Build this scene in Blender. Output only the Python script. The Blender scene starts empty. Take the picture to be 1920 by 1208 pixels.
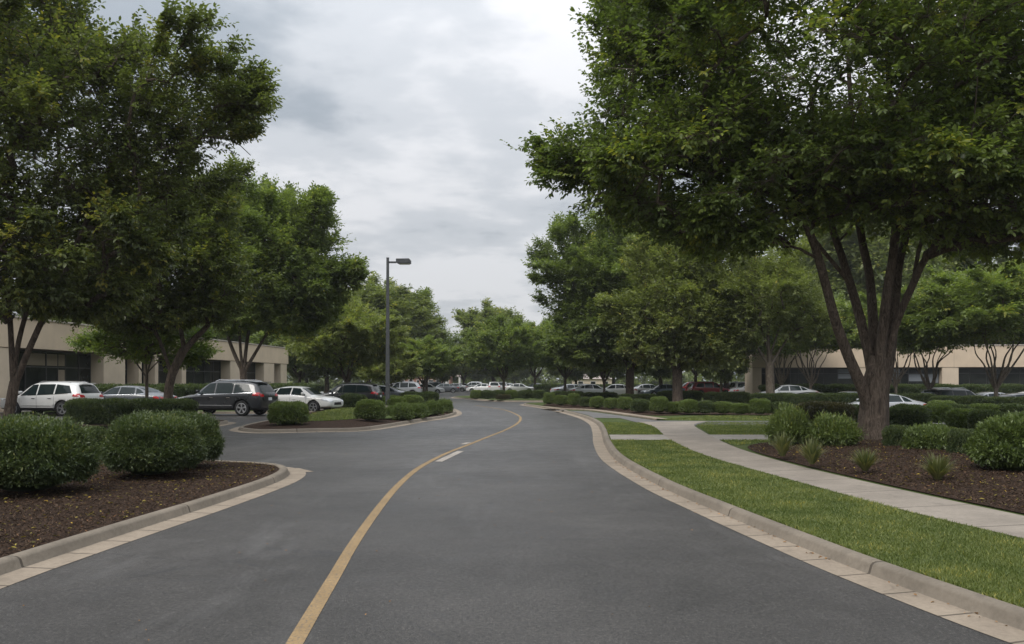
import bpy, bmesh, math, random
import numpy as np
from mathutils import Vector, Matrix, noise
from mathutils.bvhtree import BVHTree
from mathutils.geometry import delaunay_2d_cdt

S = bpy.context.scene
COL = S.collection
R = math.radians
random.seed(4)

# ------------------------------------------------------------------ camera, sky, sun, exposure
F = 1493.0; HZ = 716.0; CH = 1.7          # focal length and horizon row in photo pixels, eye height in m
cam_d = bpy.data.cameras.new('camera'); cam = bpy.data.objects.new('camera', cam_d); COL.objects.link(cam)
cam.location = (0, 0, CH); cam.rotation_euler = (R(90), 0, 0)
cam_d.sensor_width = 36; cam_d.lens = F / 1920 * 36; cam_d.shift_y = (HZ - 604) / 1920
cam_d.clip_start = 0.1; cam_d.clip_end = 4000
S.camera = cam

S.view_settings.view_transform = 'Standard'; S.view_settings.look = 'None'
S.view_settings.exposure = 0.10
S.cycles.diffuse_bounces = 6; S.cycles.transmission_bounces = 8; S.cycles.volume_bounces = 0; S.cycles.volume_max_steps = 64; S.view_settings.gamma = 1
SUN_EL, SUN_AZ = 48, 222
w = bpy.data.worlds.new('World'); S.world = w; w.use_nodes = True
nt = w.node_tree; nt.nodes.clear()
def wn(t, **k):
    n = nt.nodes.new(t)
    for a, b in k.items(): setattr(n, a, b)
    return n
def wl(a, b): nt.links.new(a, b)
def wmath(op, a, b=None, clamp=False):
    n = wn('ShaderNodeMath', operation=op, use_clamp=clamp)
    for i, v in enumerate((a, b)):
        if v is None: continue
        if isinstance(v, (int, float)): n.inputs[i].default_value = v
        else: wl(v, n.inputs[i])
    return n.outputs[0]
out = wn('ShaderNodeOutputWorld'); bg = wn('ShaderNodeBackground'); wl(bg.outputs[0], out.inputs[0])
sky = wn('ShaderNodeTexSky', sky_type='NISHITA'); sky.sun_disc = False
sky.sun_elevation = R(SUN_EL); sky.sun_rotation = R(SUN_AZ); sky.dust_density = 3; sky.ozone_density = 1.5
tc = wn('ShaderNodeTexCoord'); sx = wn('ShaderNodeSeparateXYZ'); wl(tc.outputs['Generated'], sx.inputs[0])
zz = wmath('MAXIMUM', sx.outputs[2], 0.0)
den = wmath('ADD', zz, 0.13)
cx = wn('ShaderNodeCombineXYZ')
wl(wmath('DIVIDE', sx.outputs[0], den), cx.inputs[0]); wl(wmath('DIVIDE', sx.outputs[1], den), cx.inputs[1])
def cloud(scale, detail, rough, off, dist=0.3):
    mp = wn('ShaderNodeMapping'); mp.inputs['Location'].default_value = off
    wl(cx.outputs[0], mp.inputs[0])
    n = wn('ShaderNodeTexNoise'); n.inputs['Scale'].default_value = scale; n.inputs['Detail'].default_value = detail
    n.inputs['Roughness'].default_value = rough; n.inputs['Distortion'].default_value = dist
    wl(mp.outputs[0], n.inputs[0]); return n.outputs[0]
c1 = cloud(0.75, 5, 0.52, (2.3, 0.4, 0), 0.15); c2 = cloud(2.6, 6, 0.55, (7.1, 3.2, 1), 0.1)
cm = wmath('ADD', wmath('MULTIPLY', c1, 0.66), wmath('MULTIPLY', c2, 0.34))
ramp = wn('ShaderNodeValToRGB'); wl(cm, ramp.inputs[0])
ramp.color_ramp.interpolation = 'EASE'
e = ramp.color_ramp.elements
e[0].position = 0.39; e[0].color = (0.350, 0.388, 0.430, 1)
e[1].position = 0.575; e[1].color = (0.77, 0.775, 0.795, 1)
m1 = e.new(0.49); m1.color = (0.585, 0.608, 0.640, 1)
# the overcast sky: clouds over a little of the clear sky, brighter towards the zenith as cloudy skies are
skm = wn('ShaderNodeVectorMath', operation='SCALE'); wl(sky.outputs[0], skm.inputs[0]); skm.inputs['Scale'].default_value = 0.10
mix = wn('ShaderNodeMix', data_type='RGBA'); mix.inputs[0].default_value = 0.90
wl(skm.outputs[0], mix.inputs[6]); wl(ramp.outputs[0], mix.inputs[7])
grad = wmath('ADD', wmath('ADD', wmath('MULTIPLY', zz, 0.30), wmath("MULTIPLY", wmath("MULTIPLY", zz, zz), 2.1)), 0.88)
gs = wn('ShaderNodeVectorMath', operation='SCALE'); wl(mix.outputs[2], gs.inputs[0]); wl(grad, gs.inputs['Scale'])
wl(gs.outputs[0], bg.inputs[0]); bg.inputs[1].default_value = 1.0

sd = bpy.data.lights.new('sun', 'SUN'); sd.energy = 1.5; sd.angle = R(22); sd.color = (1, 0.96, 0.9)
so = bpy.data.objects.new('sun', sd); COL.objects.link(so)
a_ = R(SUN_AZ); el = R(SUN_EL)
sdir = Vector((math.sin(a_) * math.cos(el), math.cos(a_) * math.cos(el), math.sin(el)))
so.rotation_euler = sdir.to_track_quat('Z', 'Y').to_euler(); so.location = (0, 0, 60)

# ------------------------------------------------------------------ helpers
def G(px, py, h=0.0):
    """ground point (height h) seen at a photo pixel"""
    Z = F * (CH - h) / (py - HZ)
    return ((px - 960) * Z / F, Z)
def AT(px, Z): return (px - 960) * Z / F

def material(name, color=(.5, .5, .5), rough=.7, spec=.5, metal=0.0):
    m = bpy.data.materials.new(name); m.use_nodes = True
    b = m.node_tree.nodes['Principled BSDF']
    b.inputs['Base Color'].default_value = (*color, 1); b.inputs['Roughness'].default_value = rough
    b.inputs['Specular IOR Level'].default_value = spec; b.inputs['Metallic'].default_value = metal
    return m
class NT:
    def __init__(s, m): s.m = m; s.t = m.node_tree; s.b = s.t.nodes['Principled BSDF']
    def n(s, t, **k):
        x = s.t.nodes.new(t)
        for a, b in k.items(): setattr(x, a, b)
        return x
    def l(s, a, b): s.t.links.new(a, b)
    def setin(s, n, i, v):
        if isinstance(v, (int, float)): n.inputs[i].default_value = v
        elif isinstance(v, (tuple, list)): n.inputs[i].default_value = tuple(v) + ((1,) if len(v) == 3 and len(n.inputs[i].default_value) == 4 else ())
        else: s.l(v, n.inputs[i])
    def math(s, op, a, b=0.0, clamp=False):
        x = s.n('ShaderNodeMath', operation=op, use_clamp=clamp); s.setin(x, 0, a); s.setin(x, 1, b); return x.outputs[0]
    def coord(s, kind='Object'): return s.n('ShaderNodeTexCoord').outputs[kind]
    def pos(s): return s.n('ShaderNodeNewGeometry').outputs['Position']
    def noise(s, scale, detail=3, rough=.5, vec=None, dist=0):
        x = s.n('ShaderNodeTexNoise'); x.inputs['Scale'].default_value = scale; x.inputs['Detail'].default_value = detail
        x.inputs['Roughness'].default_value = rough; x.inputs['Distortion'].default_value = dist
        s.l(vec if vec is not None else s.pos(), x.inputs['Vector']); return x.outputs[0]
    def voro(s, scale, vec=None, feature='F1', out='Distance'):
        x = s.n('ShaderNodeTexVoronoi', feature=feature); x.inputs['Scale'].default_value = scale
        s.l(vec if vec is not None else s.pos(), x.inputs['Vector']); return x.outputs[out]
    def ramp(s, f, stops):
        x = s.n('ShaderNodeValToRGB'); s.l(f, x.inputs[0]); e = x.color_ramp.elements
        while len(e) < len(stops): e.new(.5)
        for k, (p, c) in enumerate(stops):
            e[k].position = p; e[k].color = (*c, 1) if not isinstance(c, (int, float)) else (c, c, c, 1)
        return x.outputs[0]
    def mix(s, f, a, b, blend='MIX'):
        x = s.n('ShaderNodeMix', data_type='RGBA', blend_type=blend); s.setin(x, 0, f); s.setin(x, 6, a); s.setin(x, 7, b); return x.outputs[2]
    def bump(s, h, strength=.3, dist=.01):
        x = s.n('ShaderNodeBump'); x.inputs['Strength'].default_value = strength; x.inputs['Distance'].default_value = dist
        s.l(h, x.inputs['Height']); s.l(x.outputs[0], s.b.inputs['Normal'])
    def color(s, c): s.l(c, s.b.inputs['Base Color'])
    def rough(s, c): s.l(c, s.b.inputs['Roughness'])
    def scaled(s, v, sc):
        x = s.n('ShaderNodeMapping'); x.inputs['Scale'].default_value = sc; s.l(v, x.inputs[0]); return x.outputs[0]

def tag(o, label=None, cat=None, group=None, kind=None):
    if label: o['label'] = label
    if cat: o['category'] = cat
    if group: o['group'] = group
    if kind: o['kind'] = kind
    return o
def link(name, me, mat=None, parent=None, loc=(0, 0, 0)):
    o = bpy.data.objects.new(name, me); COL.objects.link(o)
    if mat is not None and me is not None:
        for m in (mat if isinstance(mat, (list, tuple)) else [mat]): me.materials.append(m)
    if parent: o.parent = parent
    o.location = loc
    return o
def empty(name, loc=(0, 0, 0), rz=0):
    o = bpy.data.objects.new(name, None); COL.objects.link(o); o.location = loc; o.rotation_euler = (0, 0, rz)
    o.empty_display_size = .3
    return o
def copy_tree(o, parent=None, skip=()):
    c = o.copy(); COL.objects.link(c); c.parent = parent
    for ch in o.children:
        if ch.name.split('.')[0] in skip: continue
        copy_tree(ch, c, skip)
    return c
def quick_mesh(name, V, faces_list, smooth=False):
    """V (n,3) array; faces_list: list of (m,k) index arrays"""
    V = np.asarray(V, dtype=np.float32)
    me = bpy.data.meshes.new(name)
    me.vertices.add(len(V)); me.vertices.foreach_set('co', V.ravel())
    tot = sum(f.size for f in faces_list); npoly = sum(len(f) for f in faces_list)
    me.loops.add(tot); me.polygons.add(npoly)
    me.loops.foreach_set('vertex_index', np.concatenate([f.ravel() for f in faces_list]).astype(np.int32))
    ls = []; s = 0
    for f in faces_list:
        ls.append(s + np.arange(len(f)) * f.shape[1]); s += f.size
    me.polygons.foreach_set('loop_start', np.concatenate(ls).astype(np.int32))
    me.update(calc_edges=True)
    if smooth: me.polygons.foreach_set('use_smooth', np.ones(npoly, dtype=bool))
    return me
class MB:
    """collects simple solids into one mesh"""
    def __init__(s): s.v = []; s.f = []; s.mi = []
    def add(s, v, f, mi=0):
        o = len(s.v); s.v += [tuple(p) for p in v]; s.f += [tuple(i + o for i in q) for q in f]; s.mi += [mi] * len(f)
    def box(s, x0, x1, y0, y1, z0, z1, mi=0):
        v = [(x, y, z) for x in (x0, x1) for y in (y0, y1) for z in (z0, z1)]
        s.add(v, [(0, 1, 3, 2), (4, 6, 7, 5), (0, 4, 5, 1), (2, 3, 7, 6), (0, 2, 6, 4), (1, 5, 7, 3)], mi)
    def tube(s, pts, rads, n=8, caps=True, mi=0):
        pts = [Vector(p) for p in pts]; rings = []
        up = Vector((.13, .27, .95)).normalized()
        for i, p in enumerate(pts):
            d = (pts[min(i + 1, len(pts) - 1)] - pts[max(i - 1, 0)]).normalized()
            a = d.cross(up)
            if a.length < .05: a = d.cross(Vector((1, 0, 0)))
            a.normalize(); b = d.cross(a)
            rings += [p + (a * math.cos(t) + b * math.sin(t)) * rads[i] for t in [2 * math.pi * k / n for k in range(n)]]
        f = []
        for i in range(len(pts) - 1):
            for k in range(n):
                f.append((i * n + k, i * n + (k + 1) % n, (i + 1) * n + (k + 1) % n, (i + 1) * n + k))
        if caps: f += [tuple(range(n))[::-1], tuple(range((len(pts) - 1) * n, len(pts) * n))]
        s.add(rings, f, mi)
    def build(s, name, mat, parent=None, smooth=False, bevel=0, loc=(0, 0, 0)):
        me = bpy.data.meshes.new(name); me.from_pydata(s.v, [], s.f); me.update()
        bm = bmesh.new(); bm.from_mesh(me); bmesh.ops.recalc_face_normals(bm, faces=bm.faces)
        if bevel:
            bmesh.ops.bevel(bm, geom=list(bm.edges), offset=bevel, segments=1, affect='EDGES', clamp_overlap=True)
        bm.to_mesh(me); bm.free()
        if smooth: me.polygons.foreach_set('use_smooth', [True] * len(me.polygons))
        o = link(name, me, mat, parent, loc)
        if not bevel and any(s.mi): me.polygons.foreach_set('material_index', s.mi)
        return o

def smooth_path(pts, step=.25, closed=False):
    P = [Vector(p) for p in pts]; n = len(P); outp = []
    segs = n if closed else n - 1
    for i in range(segs):
        if closed: p0, p1, p2, p3 = P[(i - 1) % n], P[i], P[(i + 1) % n], P[(i + 2) % n]
        else: p0, p1, p2, p3 = P[max(i - 1, 0)], P[i], P[i + 1], P[min(i + 2, n - 1)]
        # centripetal-like: keep plain Catmull-Rom
        for k in range(24):
            t = k / 24
            outp.append(.5 * ((2 * p1) + (-p0 + p2) * t + (2 * p0 - 5 * p1 + 4 * p2 - p3) * t * t + (-p0 + 3 * p1 - 3 * p2 + p3) * t ** 3))
    if closed: outp.append(outp[0].copy())
    else: outp.append(P[-1].copy())
    A = np.array([tuple(p) for p in outp]); d = np.r_[0, np.cumsum(np.linalg.norm(np.diff(A, axis=0), axis=1))]
    m = max(2, int(d[-1] / step)); s = np.linspace(0, d[-1], m)
    return np.c_[np.interp(s, d, A[:, 0]), np.interp(s, d, A[:, 1])]
def at_arclen(A, s):
    d = np.r_[0, np.cumsum(np.linalg.norm(np.diff(A, axis=0), axis=1))]
    return np.c_[np.interp(s, d, A[:, 0]), np.interp(s, d, A[:, 1])], d[-1]
def normals2(A, closed=False):
    if closed:
        T = np.roll(A[:-1], -1, 0) - np.roll(A[:-1], 1, 0); T = np.vstack([T, T[:1]])
    else:
        T = np.gradient(A, axis=0)
    T /= np.linalg.norm(T, axis=1)[:, None] + 1e-9
    return np.c_[-T[:, 1], T[:, 0]]     # left-hand normal
def offset_path(A, d, closed=False): return A + normals2(A, closed) * d
def in_poly(P, poly):
    x, y = P[:, 0], P[:, 1]; inside = np.zeros(len(P), bool); n = len(poly); j = n - 1
    for i in range(n):
        xi, yi = poly[i]; xj, yj = poly[j]
        c = ((yi > y) != (yj > y)) & (x < (xj - xi) * (y - yi) / (yj - yi + 1e-12) + xi)
        inside ^= c; j = i
    return inside
def dist_poly(P, poly):
    best = np.full(len(P), 1e9); n = len(poly)
    for i in range(n):
        a = np.array(poly[i]); b = np.array(poly[(i + 1) % n]); ab = b - a
        t = np.clip(((P - a) @ ab) / (ab @ ab + 1e-12), 0, 1)
        best = np.minimum(best, np.linalg.norm(P - a - t[:, None] * ab, axis=1))
    return best
def fill(name, poly, z, mat, mound=0.0, step=None, rough=0.0, fade=1.2, kind='structure', skirt=0.0, seed=0, fine=None):
    """polygon laid as a sheet; with step also inner points so that it can swell and roll"""
    poly = [tuple(p) for p in poly]
    rng = np.random.default_rng(seed)
    V = [Vector(p) for p in poly]; n = len(V)
    if step:
        A = np.array(poly); mn, mx = A.min(0), A.max(0)
        gx, gy = np.meshgrid(np.arange(mn[0], mx[0], step), np.arange(mn[1], mx[1], step))
        P = np.c_[gx.ravel(), gy.ravel()]; P += rng.uniform(-.3, .3, P.shape) * step
        if fine is not None: P = P[fine(P, rng)]
        P = P[in_poly(P, poly)]; P = P[dist_poly(P, poly) > step * .4]
        V += [Vector(p) for p in P]
    r = delaunay_2d_cdt(V, [(i, (i + 1) % n) for i in range(n)], [], 1, 1e-6)
    co = np.array([tuple(v) for v in r[0]]); fs = [tuple(f) for f in r[2]]
    d = dist_poly(co, poly) if (mound or rough) else np.zeros(len(co))
    zf = np.full(len(co), float(z))
    if mound: zf += mound * (1 - np.exp(-(d / fade) ** 1.3))
    if rough: zf += np.array([noise.noise(Vector((c[0] * 3, c[1] * 3, 0))) + .5 * noise.noise(Vector((c[0] * 9, c[1] * 9, 3))) for c in co]) * rough * np.clip(d * 4, 0, 1)
    me = bpy.data.meshes.new(name); vs = [(c[0], c[1], h) for c, h in zip(co, zf)]
    if skirt:
        # side walls down from the outline, so the plate is a slab
        k = len(vs); vs += [(p[0], p[1], z - skirt) for p in poly]; vs += [(p[0], p[1], z) for p in poly]
        for i in range(n): fs.append((k + i, k + (i + 1) % n, k + n + (i + 1) % n, k + n + i))
    me.from_pydata(vs, [], fs); me.update()
    if mound or rough: me.polygons.foreach_set('use_smooth', [True] * len(me.polygons))
    o = link(name, me, mat)
    bm = bmesh.new(); bm.from_mesh(me)
    for f in bm.faces:
        if f.normal.z < -.3: f.normal_flip()
    bm.to_mesh(me); bm.free()
    tag(o, kind=kind); return o
def uv_strip(name, rows, us, vs, mat):
    """rows (n,k,3) grid -> mesh with uv (arc length, across)"""
    n, k, _ = rows.shape; V = rows.reshape(-1, 3)
    i = np.arange(n - 1)[:, None] * k + np.arange(k - 1)[None]
    Fc = np.stack([i, i + 1, i + k + 1, i + k], -1).reshape(-1, 4)
    me = quick_mesh(name, V, [Fc], True)
    uv = me.uv_layers.new(name='UVMap')
    UV = np.stack(np.broadcast_arrays(np.array(us)[:, None], np.array(vs)[None]), -1).reshape(-1, 2)
    uv.data.foreach_set('uv', UV[Fc.ravel()].astype(np.float32).ravel())
    return link(name, me, mat)

# ------------------------------------------------------------------ materials
def asphalt():
    m = material('asphalt', rough=.62, spec=.45); t = NT(m)
    big = t.noise(.30, 4, .6); mid = t.noise(2.2, 5, .7)
    c = t.ramp(big, [(.3, (.036, .0335, .031)), (.7, (.080, .0745, .0695))])
    c = t.mix(.55, c, t.ramp(mid, [(.3, (.68, .68, .68)), (.72, (1.12, 1.12, 1.12))]), 'MULTIPLY')
    g1 = t.noise(30, 5, .9); g2 = t.noise(80, 2, .8)
    c = t.mix(.85, c, t.ramp(g1, [(.37, (.42, .42, .43)), (.5, (.95, .95, .95)), (.62, (1.65, 1.63, 1.58))]), 'MULTIPLY')
    c = t.mix(.7, c, t.ramp(g2, [(.36, (.5, .5, .5)), (.64, (1.5, 1.5, 1.48))]), 'MULTIPLY')
    sp = t.voro(48, out='Color'); sb = t.n('ShaderNodeSeparateColor'); t.l(sp, sb.inputs[0])
    spk = t.math('MULTIPLY', t.ramp(sb.outputs[0], [(.80, 0.0), (.90, 1.0)]), t.ramp(t.voro(48), [(.25, 1.0), (.40, 0.0)]))
    c = t.mix(t.math('MULTIPLY', spk, .3), c, (.24, .23, .21))
    cr = t.voro(.20, vec=t.pos(), feature='DISTANCE_TO_EDGE')
    wob = t.math('ADD', cr, t.math('MULTIPLY', t.math('SUBTRACT', t.noise(3, 5, .7), .5), .03))
    crm = t.ramp(wob, [(0.0, 1.0), (.0035, 0.0)])
    c = t.mix(t.math('MULTIPLY', t.math('MULTIPLY', crm, .55), t.ramp(t.noise(.35, 2), [(.5, 0.0), (.56, 1.0)])), c, (.03, .03, .032))
    st = t.ramp(t.noise(.9, 6, .7, dist=.8), [(.56, 0.0), (.70, 1.0)])
    c = t.mix(t.math('MULTIPLY', st, .38), c, (.05, .05, .052))
    st2 = t.ramp(t.noise(.55, 5, .7, dist=.5, vec=t.scaled(t.pos(), (1.6, .35, 1))), [(.55, 0.0), (.72, 1.0)])
    c = t.mix(t.math('MULTIPLY', st2, .30), c, (.17, .165, .16))
    t.color(c)
    t.rough(t.ramp(mid, [(.3, .40), (.7, .58)]))
    t.bump(t.math('ADD', g1, t.math('MULTIPLY', g2, .6)), .8, .012); return m
def concrete(name, base, joint=None, jw=.01, rough=.85, axis=0):
    m = material(name, rough=rough, spec=.25); t = NT(m)
    a, b = [tuple(x * k for x in base) for k in (.78, 1.12)]
    c = t.ramp(t.noise(1.3, 5, .65), [(.3, a), (.7, b)])
    c = t.mix(.6, c, t.ramp(t.noise(22, 4, .7), [(.3, (.72, .71, .69)), (.65, (1.05, 1.04, 1.03))]), 'MULTIPLY')
    st = t.ramp(t.noise(3.7, 5, .75, dist=.8), [(.55, 0.0), (.75, 1.0)])
    c = t.mix(t.math('MULTIPLY', st, .55), c, tuple(x * .42 for x in base))
    if joint:
        sep = t.n('ShaderNodeSeparateXYZ'); t.l(t.coord('UV'), sep.inputs[0])
        u = t.math('ADD', sep.outputs[0], t.math('MULTIPLY', t.noise(4, 3), .012))
        fr = t.math('FRACT', t.math('DIVIDE', u, joint)); 
        dd = t.math('MULTIPLY', t.math('MINIMUM', fr, t.math('SUBTRACT', 1.0, fr)), joint)
        j = t.math('LESS_THAN', dd, jw)
        c = t.mix(t.math('MULTIPLY', j, .8), c, (.055, .045, .035))
    t.color(c); t.bump(t.noise(90, 3, .7), .35, .004); return m
def leafmat(name, dark, light, trans=.28, rough=.42, spec=.45, stem=(.1, .075, .05)):
    m = material(name, rough=rough, spec=spec); t = NT(m)
    at = t.n('ShaderNodeAttribute', attribute_name='tint')
    c = t.ramp(at.outputs['Fac'], [(0.0, dark), (.85, light), (1.0, tuple(min(1, x * k) for x, k in zip(light, (1.6, 1.25, .9))))])
    t.color(c)
    tr = t.n('ShaderNodeBsdfTranslucent'); t.l(t.mix(1, c, (1.25, 1.35, .6), 'MULTIPLY'), tr.inputs[0])
    ms = t.n('ShaderNodeMixShader'); ms.inputs[0].default_value = trans
    o = t.t.nodes['Material Output']; t.l(t.b.outputs[0], ms.inputs[1]); t.l(tr.outputs[0], ms.inputs[2]); t.l(ms.outputs[0], o.inputs[0])
    return m
def bark(name, a, b, scale=1.0):
    m = material(name, rough=.9, spec=.2); t = NT(m); co = t.coord('Object')
    v = t.scaled(co, (14 * scale, 14 * scale, 2.6 * scale))
    n1 = t.noise(1.0, 6, .7, vec=v, dist=1.6)
    c = t.ramp(n1, [(.36, a), (.62, b)])
    lich = t.ramp(t.noise(7 * scale, 3, .6, vec=co), [(.60, 0.0), (.70, 1.0)])
    c = t.mix(t.math('MULTIPLY', lich, .45), c, tuple(x * 1.5 for x in b)); t.color(c)
    t.bump(n1, .9, .04); return m
def mulchmat():
    m = material('mulch', rough=.95, spec=.15); t = NT(m)
    v = t.scaled(t.pos(), (1, 1, 1))
    c = t.ramp(t.voro(42, out='Color'), [(.1, (.020, .014, .011)), (.9, (.088, .060, .045))])
    c = t.mix(.5, c, t.ramp(t.noise(9, 5, .7), [(.3, (.35, .34, .33)), (.7, (1.15, 1.1, 1.05))]), 'MULTIPLY')
    c = t.mix(1, c, (1.15, 1.05, .95), 'MULTIPLY')
    t.color(c); t.bump(t.math('ADD', t.noise(60, 4, .8), t.voro(42)), 1.0, .03); return m
def turfmat():
    m = material('turf', rough=.9, spec=.15); t = NT(m)
    c = t.ramp(t.noise(1.4, 5, .7), [(.32, (.055, .080, .022)), (.52, (.070, .097, .027)), (.75, (.100, .113, .042))])
    c = t.mix(.6, c, t.ramp(t.noise(60, 3, .8), [(.3, (.5, .52, .45)), (.7, (1.2, 1.15, 1.1))]), 'MULTIPLY')
    t.color(c); t.bump(t.noise(120, 3, .8), .8, .02); return m
def wallmat(name, base, panel=None):
    m = material(name, rough=.88, spec=.2); t = NT(m); co = t.coord('Object')
    c = t.ramp(t.noise(.8, 5, .6, vec=co), [(.3, tuple(x * .9 for x in base)), (.7, tuple(x * 1.06 for x in base))])
    streak = t.ramp(t.noise(1, 5, .7, vec=t.scaled(co, (3.5, 3.5, .35))), [(.50, 0.0), (.75, 1.0)])
    c = t.mix(t.math('MULTIPLY', streak, .13), c, tuple(x * .6 for x in base))
    if panel:
        sep = t.n('ShaderNodeSeparateXYZ'); t.l(co, sep.inputs[0])
        fr = t.math('FRACT', t.math('DIVIDE', sep.outputs[0], panel))
        j = t.math('LESS_THAN', t.math('MULTIPLY', fr, panel), .035)
        c = t.mix(t.math('MULTIPLY', j, .55), c, tuple(x * .4 for x in base))
    t.color(c); t.bump(t.noise(35, 3, .7, vec=co), .3, .01); return m
M = {}
M['asphalt'] = asphalt()
M['kerb'] = concrete('kerb_concrete', (.205, .175, .138), 3.05, .016)
M['gutter'] = concrete('gutter_concrete', (.29, .24, .185), .61, .013)
M['walk'] = concrete('walk_concrete', (.28, .245, .205), 1.35, .012)
M['walk_plain'] = concrete('walk_concrete_pale', (.30, .275, .24))
M['path_grey'] = concrete('path_grey', (.15, .145, .14))
M['mulch'] = mulchmat(); M['turf'] = turfmat()
M['yellow'] = concrete('yellow_paint', (.31, .215, .11)); M['white_line'] = concrete('white_paint', (.42, .38, .33))
for k in ('yellow', 'white_line'):
    t = NT(M[k]); src = t.b.inputs['Base Color'].links[0].from_socket
    wear = t.ramp(t.noise(38, 5, .85), [(.38, 1.0), (.50, 0.0)])
    t.color(t.mix(t.math('MULTIPLY', wear, .75), src, (.09, .09, .09)))
M['leaf_big'] = leafmat('leaves_deep_green', (.074, .106, .034), (.195, .250, .064), .45)
M['leaf_left'] = leafmat('leaves_dark_green', (.074, .096, .042), (.180, .212, .064), .45)
M['leaf_mid'] = leafmat('leaves_mid_green', (.104, .142, .048), (.225, .275, .084), .45)
M['leaf_olive'] = leafmat('leaves_olive', (.130, .158, .058), (.255, .285, .100), .44)
M['leaf_fresh'] = leafmat('leaves_fresh_green', (.10, .16, .03), (.24, .31, .07), .42)
M['leaf_dark'] = leafmat('leaves_far_dark', (.110, .138, .055), (.225, .255, .092), .42)
M['shrub'] = leafmat('shrub_leaves', (.032, .054, .024), (.122, .156, .056), .28, .42, .45)
M['shrub_light'] = leafmat('shrub_leaves_light', (.065, .098, .030), (.165, .215, .062), .3, .42, .45)
M['shrub_brown'] = leafmat('shrub_leaves_rusty', (.045, .050, .024), (.115, .100, .045), .2)
M['blade'] = leafmat('grass_blades', (.080, .115, .030), (.235, .260, .085), .3, .5, .3)
M['tuft'] = leafmat('tuft_blades', (.060, .090, .035), (.230, .220, .085), .25, .45, .4)
M['bark'] = bark('bark_grey_brown', (.040, .030, .024), (.150, .118, .092))
M['bark_pale'] = bark('bark_pale', (.060, .048, .038), (.190, .160, .125))
M['wall'] = wallmat('tan_stucco', (.60, .485, .36), 9.0); M['pillar'] = wallmat('tan_pillar', (.59, .49, .375))
M['cap'] = material('metal_coping', (.38, .33, .28), .5); M['soffit'] = material('soffit_brown', (.16, .105, .075), .8)
M['mullion'] = material('dark_window_metal', (.045, .043, .042), .45, .5)
M['roofing'] = material('roof_membrane', (.45, .44, .42), .8)
g = material('window_glass', (.012, .015, .014), .10, .25); M['glass'] = g
t = NT(g); t.color(t.ramp(t.noise(.5, 3, .6), [(.35, (.006, .008, .008)), (.7, (.030, .034, .030))]))
M['blind'] = wallmat('window_blind', (.30, .25, .19))
M['pole'] = material('lamp_grey_paint', (.055, .060, .064), .55, .4)
t = NT(M['pole']); t.color(t.ramp(t.noise(6, 4, .6), [(.3, (.045, .049, .053)), (.7, (.075, .079, .082))]))
M['lens'] = material('lamp_lens', (.42, .42, .33), .25, .5)
M['concrete_base'] = concrete('post_concrete', (.33, .31, .28))
p = material('car_paint', rough=.28, spec=.5); t = NT(p); oi = t.n('ShaderNodeObjectInfo'); t.color(oi.outputs['Color'])
p.node_tree.nodes['Principled BSDF'].inputs['Coat Weight'].default_value = .7
p.node_tree.nodes['Principled BSDF'].inputs['Coat Roughness'].default_value = .05
t.rough(t.ramp(t.noise(3, 3, .6), [(.3, .25), (.7, .38)])); M['paint'] = p
M['car_black'] = material('car_trim_black', (.015, .015, .016), .55)
M['car_glass'] = material('car_glass', (.012, .020, .020), .05, .22)
M['tyre'] = material('tyre_rubber', (.022, .022, .023), .85, .2)
M['rim'] = material('alloy_rim', (.55, .56, .58), .28, .5, .85)
M['chrome'] = material('chrome', (.62, .63, .65), .18, .5, 1.0)
M['tail'] = material('tail_light_red', (.38, .012, .015), .15, .6)
M['head'] = material('head_light', (.62, .64, .66), .1, .7, .3)
M['plate'] = material('plate_pale', (.55, .57, .58), .5)
M['brick'] = wallmat('pink_brick', (.34, .19, .14)); M['tile'] = material('roof_tile', (.20, .10, .075), .85)
M['pale_roof'] = material('pale_shingle', (.33, .28, .25), .85)
M['white_wall'] = material('white_render', (.6, .58, .54), .8)

# ------------------------------------------------------------------ ground, roads, kerbs
def lawn_blade_height(): return .05
def plane_sheet(name, x0, x1, y0, y1, z, mat):
    me = bpy.data.meshes.new(name); me.from_pydata([(x0, y0, z), (x1, y0, z), (x1, y1, z), (x0, y1, z)], [], [(0, 1, 2, 3)])
    return tag(link(name, me, mat), kind='structure')
plane_sheet('ground', -1500, 1500, -400, 2600, -.44, M['turf'])
LOT = (14.0, 90.0, 37.6, 62.8)          # the sunken lot on the right: x0, x1, y0, y1
fill('road', [(-90, -14), (14, -14), (14, LOT[3]), (90, LOT[3]), (90, 190), (-90, 190)], 0, M['asphalt'], skirt=.45)
plane_sheet('parking_lot', LOT[0], LOT[1], LOT[2], LOT[3], -.42, M['asphalt'])

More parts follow.
